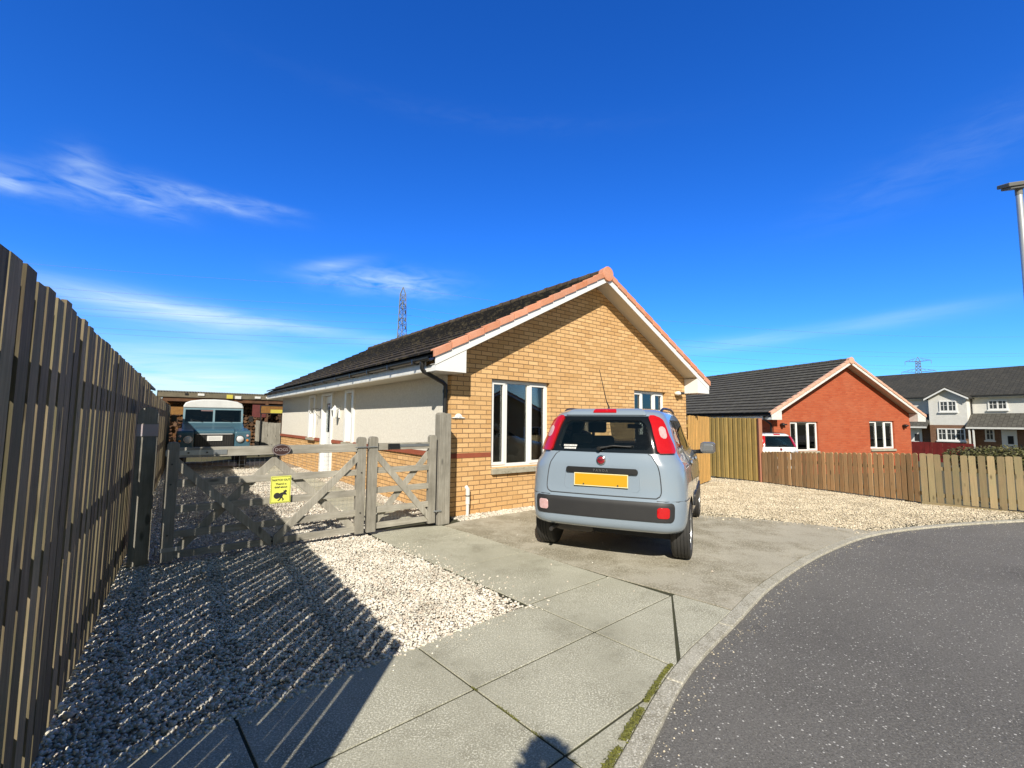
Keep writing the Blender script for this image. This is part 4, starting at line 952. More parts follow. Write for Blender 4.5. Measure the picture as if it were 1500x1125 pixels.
def hatchback(name, label, loc, rz, scale, paint, detail=True, group=None):
    car = thing(name, label, 'car', loc, rz, scale=scale)
    B = CarBody(); I = CarBody(inset=.055, fin=.75)
    zs = [.325, .331, .34, .35, .365, .385, .40, .42, .48, .54, .59, .62, .65, .69, .74, .80, .86, .91, .95, .975, 1.0, 1.03, 1.06, 1.10, 1.14, 1.19, 1.24, 1.29, 1.34, 1.38, 1.42, 1.445, 1.46, 1.475, 1.49, 1.502, 1.512, 1.52, 1.525, 1.531]
    body = B.loft(zs).build('body', paint, car, fix=True)
    cs = [I.loft([.66] + [z for z in zs if .68 < z < 1.47]).build('c', DARKI, fix=True)]
    for y in (.59, 2.89):
        for sg in (-1, 1):
            cs.append(MB().lathe([(.335, sg * .52), (.335, sg * 1.0)], (0, y, .285), 'X', 40).build('c', DARKI, fix=True))
    def cutters(mat):
        o = []
        def add(b): o.append(b.build('c', mat, fix=True))
        add(B.patch(lambda z: -1.08, lambda z: 1.08, 1.10, 1.39, .08, .2, 14, 12, .25))
        add(MB().prism([(-.67, 1.09), (.67, 1.09), (.56, 1.385), (-.56, 1.385)], 1.2, 3.4, 'Y'))
        for x0, x1 in ((.35, 1.2), (-1.2, -.35)):
            for pl_ in ([(.50, 1.12), (.74, 1.09), (.74, 1.37), (.60, 1.365)], [(.82, 1.085), (1.46, 1.075), (1.46, 1.385), (.82, 1.375)], [(1.54, 1.075), (2.40, 1.07), (2.28, 1.19), (2.05, 1.36), (1.98, 1.385), (1.54, 1.387)]):
                add(MB().prism(pl_, x0, x1, 'X'))
        for c in o: c.parent = car
        return o
    for c in cs: c.parent = car
    boolean(body, cs + cutters(DARKI), smooth=38)
    # black surrounds and glass
    g1_, g2_ = (lambda z: -1.27), (lambda z: 1.27)
    sr_ = B.patch(g1_, g2_, 1.068, 1.432, .003, .012, 30, 16).build('window_surround', GLOSSB, car, fix=True); boolean(sr_, cutters(GLOSSB), smooth=30)
    B.patch(lambda z: -1.14, lambda z: 1.14, 1.09, 1.40, -.002, .004, 24, 12).build('rear_window', CARGL, car, smooth=40)
    for sg in (-1, 1):
        A_ = lambda z, y: B.s_at_y(y, z, 1)
        l, r_2 = (lambda z: A_(z, .44 + (z - 1.07) * .35)), (lambda z: A_(z, 2.50 - (z - 1.05) * 1.45 if z > 1.05 else 2.5))
        if sg > 0: ff = B.patch(l, r_2, 1.055, 1.395, .002, .010, 34, 12)
        else: ff = B.patch(lambda z: -r_2(z), lambda z: -l(z), 1.055, 1.395, .002, .010, 34, 12)
        ff = ff.build('window_surround', GLOSSB, car, fix=True); boolean(ff, cutters(GLOSSB), smooth=30)
        if sg > 0: gg = B.patch(lambda z: l(z) + .02, lambda z: r_2(z) - .02, 1.06, 1.39, -.003, .004, 24, 8)
        else: gg = B.patch(lambda z: -r_2(z) + .02, lambda z: -l(z) - .02, 1.06, 1.39, -.003, .004, 24, 8)
        gg.build('side_window', CARGD, car, smooth=40)
    ws = MB()
    for sg in (-1, 1):
        ws = B.patch(4.0 if sg > 0 else -5.0, 5.0 if sg > 0 else -4.0, 1.07, 1.40, -.004, .004, 10, 8, b=ws)
    ws.build('windscreen', CARGL, car, smooth=40)
    # tail lamps with wrapped edge
    for sg in (-1, 1):
        li = lambda z: 1.19 + (1.43 - z) * .06; lo_ = lambda z: 1.54 + (1.43 - z) * .52 - max(0, z - 1.39) * 3
        def two(a, c, z0, z1, off, th, ns=10, nz=12, rc=0): return B.patch(a, c, z0, z1, off, th, ns, nz, rc) if sg > 0 else B.patch(lambda z: -(c(z) if callable(c) else c), lambda z: -(a(z) if callable(a) else a), z0, z1, off, th, ns, nz, rc)
        tl = two(li, lo_, 1.065, 1.43, .026, .03, 12, 16, .10).build('tail_lamp', REDL, car, smooth=45, bevel=.006)
        two(lambda z: li(z) + .15, lambda z: li(z) + .34, 1.205, 1.32, .029, .004, 8, 8, .35).build('clear_lens', PINKL, tl, smooth=45)
    # bumper insert, fog lamp, reversing lamp
    B.patch(-1.42, 1.42, .442, .618, .010, .014, 60, 16, .30).build('bumper_insert', DTRIM, car, smooth=45, bevel=.004)
    B.patch(1.04, 1.30, .478, .578, .018, .012, 10, 10, .28).build('fog_lamp', REDL, car, smooth=45, bevel=.004)
    B.patch(-1.30, -1.06, .478, .578, .018, .012, 10, 10, .28).build('reversing_lamp', PINKL, car, smooth=45, bevel=.004)
    # tailgate
    tg = B.patch(-1.08, 1.08, .655, 1.062, .006, .010, 50, 22, .16).build('tailgate', paint, car, smooth=40, bevel=.004)
    pts = []
    def ol(t):  # rounded outline
        pass
    zz = [.655 + .407 * i / 22 for i in range(23)]
    def ext(z):
        t = (z - .655) / .407; e = min(t, 1 - t); return (1 - math.sqrt(max(0, 1 - (1 - e / .16) ** 2))) * .16 * .407 / .62 if e < .16 else 0
    Ls = [(-1.092 + ext(z), z) for z in reversed(zz)]; Rs = [(1.092 - ext(z), z) for z in zz]
    bt = [(q, .652) for q in np.linspace(-1.092 + ext(.655), 1.092 - ext(.655), 16)]
    B.seam(Ls[:-1] + bt + Rs[1:], .0038, .003).build('tailgate_seam', INK, car)
    # recess lips around plate
    B.seam([(-.70, .87), (-.70, .73), (-.66, .70), (.66, .70), (.71, .73), (.71, .87)], .005, .004).build('plate_recess', paint, tg)
    b = MB(); B.patch(-.69, .69, .862, .918, .030, .030, 26, 8, .4, b=b); b.build('tailgate_handle', BLKP, car, smooth=45, bevel=.005)
    p0 = B.pt(0, .80, .022); tn = (B.pt(0, .84) - B.pt(0, .76)).normalized(); tilt = math.atan2(tn.y, tn.z)
    PM = T(p0.x, p0.y, p0.z) @ Matrix.Rotation(-tilt, 4, 'X')
    npl = MB().box(-.26, .26, -.004, .006, -.0575, .0535, PM).build('number_plate', PLATEY, car, bevel=.003)
    b = MB(); fr(b, -.268, .268, -.065, .061, .009, -.0035, .006); b = MB(); 
    k = MB(); k.v = []; fr(k, -.268, .268, -.065, .061, .0075, -.0035, .006); k.v = [tuple(PM @ Vector(v)) for v in k.v]; k.build('plate_frame', P('plate_edge', (.75, .66, .38), .5), npl)
    for x in (-.17, .17): MB().lathe([(.008, -.008), (.008, -.003)], (x, 0, -.048), 'Y', 10, M=PM).build('plate_screw', INK, npl)
    if detail:
        h0 = B.pt(0, .890, .0318)
        text('lettering', 'P A N D A', .033, ALLOY, T(h0.x + .0, h0.y - .001, h0.z) @ XZ, car, .001, bold=.0008)
    e0 = B.pt(0, .99, .014); EM = T(*e0) @ Matrix.Rotation(-.12, 4, 'X')
    bd = MB().lathe([(.048, .004), (.048, -.006), (.044, -.010), (.036, -.010), (.036, -.006)], (0, 0, 0), 'Y', 32, M=EM).build('badge', CHROME, car, smooth=50)
    MB().lathe([(.036, -.006), (.034, -.0075), (.001, -.009)], (0, 0, 0), 'Y', 28, M=EM).build('badge_face', P('badge_red', (.28, .01, .02), .2, (.22, .01, .02), coat=1), bd, smooth=60)
    if detail: text('lettering', 'FIAT', .028, CHROME, EM @ T(0, -.0095, 0) @ XZ, bd, .0008, bold=.0008)
    # spoiler, brake lamp, wiper, antenna, rails
    B.patch(-1.20, 1.20, 1.437, 1.497, .020, .06, 40, 6, .2).build('roof_spoiler', paint, car, smooth=45, bevel=.006)
    B.patch(-.36, .36, 1.452, 1.482, .032, .02, 14, 5, .3).build('brake_lamp', REDL, car, smooth=45, bevel=.003)
    wb_ = MB(); wb_.tube([B.pt(-.05, 1.098, .035), B.pt(.25, 1.128, .03), B.pt(.66, 1.122, .024)], [.010, .008, .005], 8); wb_.tube([B.pt(-.02, 1.118, .018), B.pt(.70, 1.135, .014)], .005, 6); wb_.lathe([(.02, -.0), (.02, -.03)], tuple(B.pt(-.05, 1.098, .03)), 'Y', 12)
    wb_.build('rear_wiper', BLKP, car)
    MB().tube([(.0, .42, 1.50), (-.0, .43, 1.535), (-.02, .40, 1.60), (-.07, .30, 1.93)], [.02, .008, .005, .003], 8).build('aerial', BLKP, car)
    LPMM = P('mirror_shell', (.22, .23, .24), .25, (.2, .21, .22), metal=.5, coat=1)
    for sg in (-1, 1):
        b = MB(); pr = [(sg * .525, .52, 1.475), (sg * .53, .62, 1.508), (sg * .535, .80, 1.524), (sg * .54, 1.35, 1.527), (sg * .54, 1.70, 1.512), (sg * .54, 1.88, 1.47)]
        b.tube([tuple(v) for v in catmull(pr, 5)], .014, 8); b.build('roof_rail', BLKP, car, smooth=50)
        # mirror
        mx = sg * .945
        mo = MB().box(mx - .095, mx + .09, 2.04, 2.17, .975, 1.125).build('wing_mirror', LPMM if sg > 0 else paint, car, bevel=.045, seg=4)
        MB().tube([(sg * .74, 2.16, .985), (sg * .80, 2.15, .99), (sg * .88, 2.12, 1.0)], [.03, .025, .03], 8).build('mirror_arm', BLKP, mo)
        MB().box(mx - .088, mx + .088, 2.043, 2.0495, 1.0, 1.10).build('mirror_glass', CHROME, mo, bevel=.002)
        # doors: seams, handles, side moulding
        d = MB(); sgn = lambda y, z: B.s_at_y(y, z, sg)
        B.seam([(sgn(y, z), z) for y, z in [(.80, 1.06), (.74, .95), (.78, .80), (.95, .55), (1.0, .40), (1.48, .38), (1.49, .7), (1.50, 1.06)]], .003, .002, b=d)
        B.seam([(sgn(y, z), z) for y, z in [(1.49, .38), (2.42, .40), (2.46, .7), (2.44, 1.04)]], .003, .002, b=d); d.build('door_seams', INK, car)
        B.seam([(sg * q, .63) for q in (1.0, 1.2, 1.5, 1.8, 2.0)] + [(sgn(.42, .63), .63)], .003, .0035).build('bumper_seam', INK, car)
        for y in (.86, 1.6):
            h = MB(); B.patch(*( (lambda z: sgn(y, z), lambda z: sgn(y + .16, z)) if sg > 0 else (lambda z: sgn(y + .16, z), lambda z: sgn(y, z))), .925, .955, .028, .02, 8, 4, .3, b=h); h.build('door_handle', paint, car, smooth=45, bevel=.004)
            h = MB(); B.patch(*( (lambda z: sgn(y + .02, z), lambda z: sgn(y + .13, z)) if sg > 0 else (lambda z: sgn(y + .13, z), lambda z: sgn(y + .02, z))), .905, .965, .003, .004, 8, 6, .4, b=h); h.build('handle_recess', INK, car)
        for y0, y1 in ((1.02, 1.46), (1.52, 2.38)):
            m_ = MB(); B.patch(*( (lambda z: sgn(y0, z), lambda z: sgn(y1, z)) if sg > 0 else (lambda z: sgn(y1, z), lambda z: sgn(y0, z))), .44, .60, .014, .016, 14, 8, .2, b=m_); m_.build('side_moulding', DTRIM, car, smooth=45, bevel=.004)
        B.patch(*((4.0, 4.55) if sg > 0 else (-4.55, -4.0)), .70, .86, .006, .012, 8, 8, .3).build('headlamp', CHROME, car, smooth=45)
        # wheels
        for y in (.59, 2.89):
            tw = MB(); c = (0, y, .288); w0, w1_ = (.615, .80); R_ = .288
            pr = [(.20, w0 + .01), (.25, w0), (.278, w0 + .012), (R_ - .003, w0 + .03)]
            for i in range(4):
                xx = w0 + .034 + i * .032; pr += [(R_, xx), (R_, xx + .024), (R_ - .007, xx + .0255), (R_ - .007, xx + .0305)]
            pr += [(R_ - .003, w1_ - .026), (.278, w1_ - .010), (.25, w1_), (.205, w1_ - .006), (.19, w1_ - .03)]
            tw.lathe([(r, sg * a_) for r, a_ in pr], c, 'X', 48)
            wo = tw.build('wheel', TYRE, car, smooth=35)
            rm = MB(); rm.lathe([(.197, sg * .70), (.20, sg * .792), (.185, sg * .790), (.18, sg * .74), (.17, sg * .72)], c, 'X', 40)
            for k in range(10):
                t = 2 * math.pi * k / 10; MM = T(0, y, .288) @ Matrix.Rotation(t, 4, 'X')
                rm.box(min(sg * .745, sg * .785), max(sg * .745, sg * .785), -.014, .014, .03, .188, MM)
            rm.lathe([(.055, sg * .74), (.055, sg * .785), (.03, sg * .79)], c, 'X', 20); rm.build('rim', ALLOY, wo, smooth=35)
            br_ = MB(); br_.lathe([(.12, sg * .68), (.12, sg * .70)], c, 'X', 24); br_.build('brake_disc', IRON, wo)
    # underside bits
    b = MB(); b.box(-.62, .62, .35, 3.3, .22, .36); b.build('underbody', DARKI, car)
    b = MB(); b.tube([(-.66, .59, .29), (.66, .59, .29)], .03, 8); b.build('rear_axle', DARKI, car)
    b = MB(); b.lathe([(.06, -.26), (.07, -.22), (.07, .10), (.05, .14)], (-.28, .30, .29), 'X', 14); b.build('silencer', IRON, car, smooth=50)
    b = MB(); b.tube([(-.50, .30, .28), (-.55, .16, .26), (-.55, .12, .25)], .02, 10); b.build('exhaust', IRON, car)
    # interior
    b = MB(); b.box(-.60, .60, .62, .74, .70, 1.10); b.build('rear_seat', SEATM, car, bevel=.05, seg=3)
    for x in (-.36, .36):
        MB().box(x - .12, x + .12, .63, .71, 1.13, 1.24).build('headrest', SEATM, car, bevel=.035, seg=3)
        s_ = MB().box(x - .22, x + .22, 1.32, 1.44, .66, 1.20).build('front_seat', SEATM, car, bevel=.05, seg=3)
        MB().box(x - .12, x + .12, 1.34, 1.42, 1.235, 1.40).build('headrest', SEATM, s_, bevel=.035, seg=3)
    MB().box(-.68, .68, 2.15, 2.6, .66, 1.0).build('dashboard', DARKI, car, bevel=.04)
    MB().box(-.60, .60, .22, .60, .98, 1.0).build('parcel_shelf', DARKI, car)
    MB().box(-.10, .10, 2.08, 2.10, 1.29, 1.35).build('rear_view_mirror', DARKI, car, bevel=.01)
    return car, B
panda, PB = hatchback('hatchback_car', 'grey blue five-door hatchback seen from behind on the worn concrete drive', (.935, 4.858, 0), R(-24.3), 1.07, PAINT)
# sticker on the rear window
b = MB(); rng2 = random.Random(4)
for row, (z, a0, a1) in enumerate(((1.118, -.92, -.60), (1.092, -.895, -.63))):
    q = a0
    while q < a1: w = rng2.uniform(.012, .03); PB.patch(q, q + w, z, z + .018, .0052, .002, 2, 2, b=b); q += w + .008
b.build('window_sticker', WHT, panda)
nb, _ = hatchback('hatchback_car', 'white hatchback half hidden behind the tall olive fence', (9.62, 16.3, -.48), R(6), 1.06, PAINTW, False)

# ================================================================== OLD OFF-ROADER
LRP = P('teal_blue_paint', (.032, .085, .12), .45, (.045, .11, .15), vs=3, coat=.3, dirt=(9, .66, (.16, .17, .15)))
LRW = P('chalky_white_roof', (.62, .63, .62), .5, (.52, .53, .52), vs=4)
LRG = P('pale_blue_frame', (.10, .18, .22), .5, (.14, .23, .27), vs=6)
lr = thing('off_roader', 'old teal blue four wheel drive with white roof parked behind the field gate', 'car', (-8.38, 12.95, 0), R(35), scale=1.06)
b = MB(); b.prism([(.50, .5), (3.55, .5), (3.55, 1.15), (1.45, 1.15), (1.42, 1.27), (.50, 1.0)], -.74, .74, 'X'); b.build('body', LRP, lr, bevel=.02)
b = MB(); b.prism([(.02, 1.055), (.10, 1.10), (1.40, 1.215), (1.42, 1.13), (.02, .95)], -.46, .46, 'X'); b.build('bonnet', LRP, lr, bevel=.03, seg=3)
for sg in (-1, 1):
    x0, x1 = sorted((sg * .455, sg * .835))
    w_ = MB().prism([(.0, .62), (.0, 1.02), (.05, 1.06), (1.35, 1.12), (1.35, .60), (1.08, .60), (.98, .86), (.62, .90), (.42, .70), (.38, .55), (.05, .55)], x0, x1, 'X').build('wing', LRP, lr, bevel=.035, seg=3)
    hl_ = MB().lathe([(.095, 0), (.105, -.02), (.098, -.035), (.088, -.035)], (sg * .58, .0, .84), 'Y', 24).build('headlamp', CHROME, w_, smooth=40)
    MB().lathe([(.088, -.03), (.06, -.048), (.01, -.056)], (sg * .58, 0, .84), 'Y', 24).build('lens', P('lamp_glass', (.45, .48, .5), .1, (.6, .62, .65), vs=30), hl_, smooth=60)
    MB().lathe([(.032, 0), (.030, -.03), (.01, -.036)], (sg * .755, 0, .93), 'Y', 14).build('side_lamp', PINKL, w_, smooth=40)
    MB().lathe([(.032, 0), (.030, -.03), (.01, -.036)], (sg * .755, 0, .80), 'Y', 14).build('indicator', P('amber_lens', (.6, .2, .02), .2), w_, smooth=40)
    b = MB(); b.tube([(sg * .80, 1.30, 1.2), (sg * .93, 1.26, 1.34)], .009, 6); b.box(sg * .93 - .06, sg * .93 + .06, 1.24, 1.26, 1.30, 1.47); b.build('wing_mirror', BLKP, lr, bevel=.008)
    for y in (.78, 3.0):
        t_ = MB().lathe([(.22, sg * .60), (.36, sg * .61), (.38, sg * .64), (.38, sg * .77), (.36, sg * .80), (.22, sg * .80), (.20, sg * .76)], (0, y, .38), 'X', 28).build('wheel', TYRE, lr, smooth=35)
        MB().lathe([(.21, sg * .70), (.21, sg * .775), (.12, sg * .74), (.05, sg * .80)], (0, y, .38), 'X', 24).build('rim', LRW, t_, smooth=40)
    b = MB(); b.box(*sorted((sg * .742, sg * .748)), 1.46, 2.30, .55, 1.13); b.build('door', LRP, lr, bevel=.003)
b = MB(); b.prism([(1.42, 1.20), (1.46, 1.20), (1.62, 1.70), (1.58, 1.70)], -.74, .74, 'X'); o_ = b.build('windscreen_frame', LRG, lr, fix=True)
cs = []
for x0, x1 in ((-.69, -.025), (.025, .69)):
    c = MB().box(x0, x1, 1.2, 1.9, 1.29, 1.645).build('c', LRG, fix=True); c.parent = lr; cs.append(c)
boolean(o_, cs); 
for x0, x1 in ((-.70, -.02), (.02, .70)):
    b = MB(); b.prism([(1.455, 1.28), (1.462, 1.28), (1.580, 1.655), (1.573, 1.655)], x0, x1, 'X'); b.build('windscreen', CARGD, lr)
    b = MB(); xm = (x0 + x1) / 2; b.tube([(xm + .1, 1.43, 1.285), (xm - .16, 1.455, 1.36)], .006, 5); b.build('wiper', BLKP, lr)
cab = MB(); 
for sg in (-1, 1): cab.prism([(1.63, 1.69), (3.5, 1.69), (3.52, 1.16), (2.35, 1.16), (2.30, 1.60), (1.68, 1.60)], *sorted((sg * .70, sg * .735)), 'X')
cab.box(-.70, .70, 3.48, 3.52, 1.15, 1.69); cab.build('cab_side', LRP, lr)
b = MB(); b.prism([(-.745, 1.695), (.745, 1.695), (.745, 1.75), (.70, 1.84), (.58, 1.90), (.30, 1.945), (0, 1.955), (-.30, 1.945), (-.58, 1.90), (-.70, 1.84), (-.745, 1.75)], 1.55, 3.56, 'Y'); b.build('roof', LRW, lr, smooth=30, bevel=.03)
gr_ = MB().box(-.44, .44, .02, .06, .62, 1.0).build('grille', BLKP, lr, bevel=.01)
b = MB()
for k in range(14): b.box(-.35 + k * .054 - .006, -.35 + k * .054 + .006, .012, .02, .68, .97)
b.build('grille_bars', IRON, gr_)
b = MB(); b.box(-.40, .40, .0, .012, .965, .99); b.build('badge_strip', P('dull_silver', (.42, .42, .42), .4), gr_)
b = MB(); b.box(-.17, .17, -.012, -.002, .80, .93); b.build('number_plate', WHT, lr)
b = MB(); 
for z in (.83, .86, .89): b.box(-.14, .14, -.014, -.0122, z, z + .014)
b.build('plate_bars', P('plate_grey', (.45, .45, .45), .5), lr)
MB().box(-.80, .80, -.16, -.06, .44, .58).build('bumper', P('grey_bumper', (.16, .17, .17), .5, (.24, .24, .22), vs=7), lr, bevel=.01)
for x in (-.4, .4): MB().box(x - .04, x + .04, -.07, .55, .46, .56).build('chassis_rail', DARKI, lr)
MB().box(-.6, .6, .72, .84, .33, .43).build('front_axle', DARKI, lr)
for x in (-.36, .36):
    MB().box(x - .2, x + .2, 2.25, 2.38, .9, 1.45).build('seat', SEATM, lr, bevel=.04)
b = MB(); b.box(-.32, -.02, 1.56, 1.57, 1.60, 1.63); b.build('screen_sticker', P('faded_sticker', (.35, .22, .22), .6), lr)

# ================================================================== WOOD STORE BEHIND THE OFF-ROADER
SH0 = (-13.5, 17.5, 0); st_ = thing('wood_store', 'long open wood store hung with old signs behind the white-roofed off-roader', 'shed', SH0, R(38))
b = MB(); b.box(.05, 6.2, 1.9, 1.95, 0, 2.3); b.build('back_wall', RUST, st_)
b = MB(); b.prism([(-.15, 2.50), (2.1, 2.35), (2.1, 2.38), (-.15, 2.54)], -.1, 6.4, 'X'); b.build('roof', P('corrugated_sheet', (.14, .145, .14), .7, (.20, .20, .18), vs=8), st_)
b = MB()
x = -.1
while x < 6.4: b.tube([(x, -.17, 2.525), (x, 2.1, 2.375)], .022, 6); x += .09
b.build('corrugations', MAT['corrugated_sheet'], st_)
MB().box(-.1, 6.4, -.14, -.11, 2.30, 2.50).build('fascia', FENX, st_)
for x in (-.02, 2.05, 3.65, 6.2): MB().box(x - .055, x + .055, -.10, .02, 0, 2.36).build('shed_post', GREYW if x < 1 else RUST, st_)
MB().box(.05, 6.2, -.09, -.03, 2.14, 2.32).build('front_beam', RUST, st_)
b = MB(); rr_ = random.Random(2)
for xs0, xs1, zt0 in ((.1, 1.95, 2.15), (2.15, 3.55, 2.1), (3.75, 6.1, 1.9)):
    z = 0.05
    while z < zt0:
        x = xs0
        while x < xs1:
            r = rr_.uniform(.05, .09); b.lathe([(r * .95, 0), (r, .01), (r, .5)], (x + r, .35 + rr_.uniform(0, .12), z + r * rr_.uniform(.7, 1)), 'Y', 7); x += 2 * r
        z += .14
b.build('log_stack', LOG, st_)
ol_ = P('old_sign_orange', (.30, .15, .03), .6, (.16, .07, .02), vs=14); yl_ = P('old_sign_yellow', (.62, .55, .08), .6, (.5, .42, .08), vs=9); rl_ = P('old_sign_red', (.16, .035, .03), .7, (.09, .02, .02), vs=9)
for i, (x0, x1, z0, z1, m_, lab) in enumerate(((.74, .84, 2.40, 2.47, DARKI, 'small dark tag on the shed fascia, leftmost'), (1.16, 1.38, 2.38, 2.47, WHT, 'white plate on the shed fascia above the off-roader roof'), (2.14, 2.36, 2.30, 2.46, yl_, 'yellow square plate on the shed fascia'), (2.44, 2.66, 2.30, 2.42, WHT, 'white plate just right of the yellow plate on the fascia'),
      (3.16, 3.38, 2.34, 2.43, WHT, 'white plate right of the middle of the shed fascia'), (3.58, 3.76, 2.36, 2.43, WHT, 'rightmost white plate on the shed fascia'), (.14, .84, 1.62, 1.92, ol_, 'orange board hung at the left of the wood store'), (3.1, 3.62, 1.55, 2.08, rl_, 'dull red board hung in the wood store'))):
    q = thing('old_sign', lab, 'sign', tuple(T(*SH0) @ Matrix.Rotation(R(38), 4, 'Z') @ Vector(((x0 + x1) / 2, -.16 if z0 > 2.2 else -.12, (z0 + z1) / 2))), R(38), 'old signs on the wood store')
    MB().box(-(x1 - x0) / 2, (x1 - x0) / 2, -.01, .01, -(z1 - z0) / 2, (z1 - z0) / 2).build('plate', m_, q)
def shw(x, y, z): return tuple(T(*SH0) @ Matrix.Rotation(R(38), 4, 'Z') @ Vector((x, y, z)))
q = thing('framed_sign', 'black framed orange and yellow sign above the grey back gate', 'sign', shw(3.58, -1.6, 1.86), R(38))
b = MB(); fr(b, -.43, .43, -.17, .17, .03, -.02, .02); b.build('frame', DARKI, q)
MB().box(-.40, -.06, -.01, .01, -.14, .14).build('panel', ol_, q); MB().box(-.055, .40, -.01, .01, -.14, -.0).build('panel', yl_, q); MB().box(-.055, .40, -.009, .009, .001, .14).build('panel', ol_, q)
for x in (-.38, .38): MB().box(x - .02, x + .02, .0201, .06, -1.86, .17).build('sign_post', DARKI, q)
bg_ = thing('back_gate', 'grey weathered board gate between the wood store and the cream wall', 'gate', shw(3.02, -1.5, 0), R(38))
b = MB()
for k in range(14):
    x = .02 + k * .108; b.box(x, x + .104, -.02, 0, .05, 1.42 - .10 * math.sin(math.pi * k / 13) + .004 * (k % 2))
b.build('boards', GREYW, bg_)
for z in (.3, 1.15): MB().box(0, 1.52, .001, .04, z, z + .09).build('rail', GREYX, bg_)
tr_ = thing('timber_screen', 'dark timber screen filling the gap left of the wood store', 'fence', shw(-3.2, .3, 0), R(38))
b = MB()
for k in range(26): b.box(k * .12, k * .12 + .115, -.02, 0, 0, 1.85)
b.build('boards', FENW, tr_)

# ================================================================== TERRACE ACROSS THE ESTATE
tz = -.9; te = thing('terraced_house', 'two-storey grey roughcast terrace with a dark slate roof far right', 'house', (39, 40, tz), R(-62))
def fwin(x0, x1, z0, z1, n, y, parent, bars=True):
    f = MB(); fr(f, x0, x1, z0, z1, .09, y - .06, y + .02)
    for i in range(1, n): t = x0 + (x1 - x0) * i / n; f.box(t - .05, t + .05, y - .058, y + .02, z0 + .09, z1 - .09)
    o = f.build('window', UPVC, parent); g_ = MB()
    if bars:
        for i in range(n):
            a = x0 + (x1 - x0) * i / n; c = x0 + (x1 - x0) * (i + 1) / n; g_.box((a + c) / 2 - .018, (a + c) / 2 + .018, y - .035, y - .012, z0 + .09, z1 - .09)
        g_.box(x0 + .09, x1 - .09, y - .034, y - .011, z0 + (z1 - z0) * .55, z0 + (z1 - z0) * .55 + .03); g_.build('glazing_bar', UPVC, o)
    MB().box(x0 + .05, x1 - .05, y - .01, y + .015, z0 + .05, z1 - .05).build('pane', P('far_pane', (.03, .035, .04), .06, (.06, .065, .07), vs=2), o)
    MB().box(x0 - .06, x1 + .06, y - .12, y - .002, z0 - .12, z0 - .002).build('sill', UPVC, o)
    return o
MB().box(-16, 16, 0, 8, -.5, 2.45).build('ground_storey', BRNB, te)
MB().box(-16, 16, .002, 8, 2.451, 5.0).build('upper_storey', RENDER2, te)
rfm = MB(); S2 = .60
for sg in (0, 1):
    q = [(-.35, 4.9), (4.0, 4.9 + 4.35 * S2), (4.0, 5.0 + 4.35 * S2), (-.35, 5.0)]
    if sg: q = [(8 - a, c) for a, c in q]
    rfm.prism(q, -16.3, 16.3, 'X')
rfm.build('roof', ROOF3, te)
MB().box(-16.2, 16.2, -.34, -.30, 4.78, 4.93).build('fascia', UPVCD, te); MB().box(-16.2, 16.2, -.42, -.345, 4.84, 4.94).build('gutter', BLKP, te); MB().box(-16.2, 16.2, -.30, -.001, 4.76, 4.78).build('soffit', SOFF, te)
# projecting gabled bay
MB().box(-1.6, .95, -.75, -.001, -.5, 2.45).build('bay_base', BRNB, te)
MB().prism([(-1.6, 2.451), (.95, 2.451), (.95, 4.85), (-.325, 5.62), (-1.6, 4.85)], -.75, .3, 'Y').build('bay_upper', RENDER2, te)
b = MB()
for sg in (-1, 1):
    q = [(-.325 + sg * 1.55, 4.70), (-.325, 5.66), (-.325, 5.80), (-.325 + sg * 1.55, 4.85)]; b.prism(q, -1.05, 2.2, 'Y')
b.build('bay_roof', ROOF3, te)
b = MB()
for sg in (-1, 1): b.prism([(-.325 + sg * 1.50, 4.62), (-.325, 5.55), (-.325, 5.68), (-.325 + sg * 1.50, 4.76)], -1.08, -1.052 - (.001 if sg > 0 else 0), 'Y')
b.build('bargeboard', UPVC, te)
fwin(-.85, .32, 3.62, 4.56, 2, -.75, te); fwin(-1.1, .75, 1.1, 2.15, 3, -.75, te); fwin(2.05, 3.2, 3.75, 4.55, 2, 0, te); fwin(1.75, 2.3, 1.2, 2.15, 1, 0, te)
fwin(-6.2, -5.0, 3.75, 4.55, 2, 0, te); fwin(5.5, 6.7, 3.75, 4.55, 2, 0, te)
for x0, x1 in ((-16, -1.62), (.97, 16)):
    b = MB(); b.prism([(-1.3, 2.22), (-.002, 3.35), (-.002, 3.45), (-1.35, 2.32)], x0, x1, 'X'); b.build('porch_roof', ROOF2, te)
    MB().box(x0, x1, -1.38, -1.355, 2.15, 2.30).build('porch_fascia', UPVCD, te)
for x0, x1 in ((2.72, 3.6), (-3.35, -2.45)):
    d_ = MB().box(x0, x1, -.06, -.002, 0, 2.08).build('door', UPVC, te); MB().box(x0 + .35, x1 - .2, -.075, -.061, .95, 1.6).build('door_panel', DARKI, d_)
for x in (1.1, 1.35): MB().box(x, x + .1, -1.3, -1.2, 0, 2.15).build('porch_post', UPVCD, te)
MB().tube([(1.05, -.06, 0), (1.05, -.06, 4.8)], .04, 8).build('downpipe', BLKP, te)
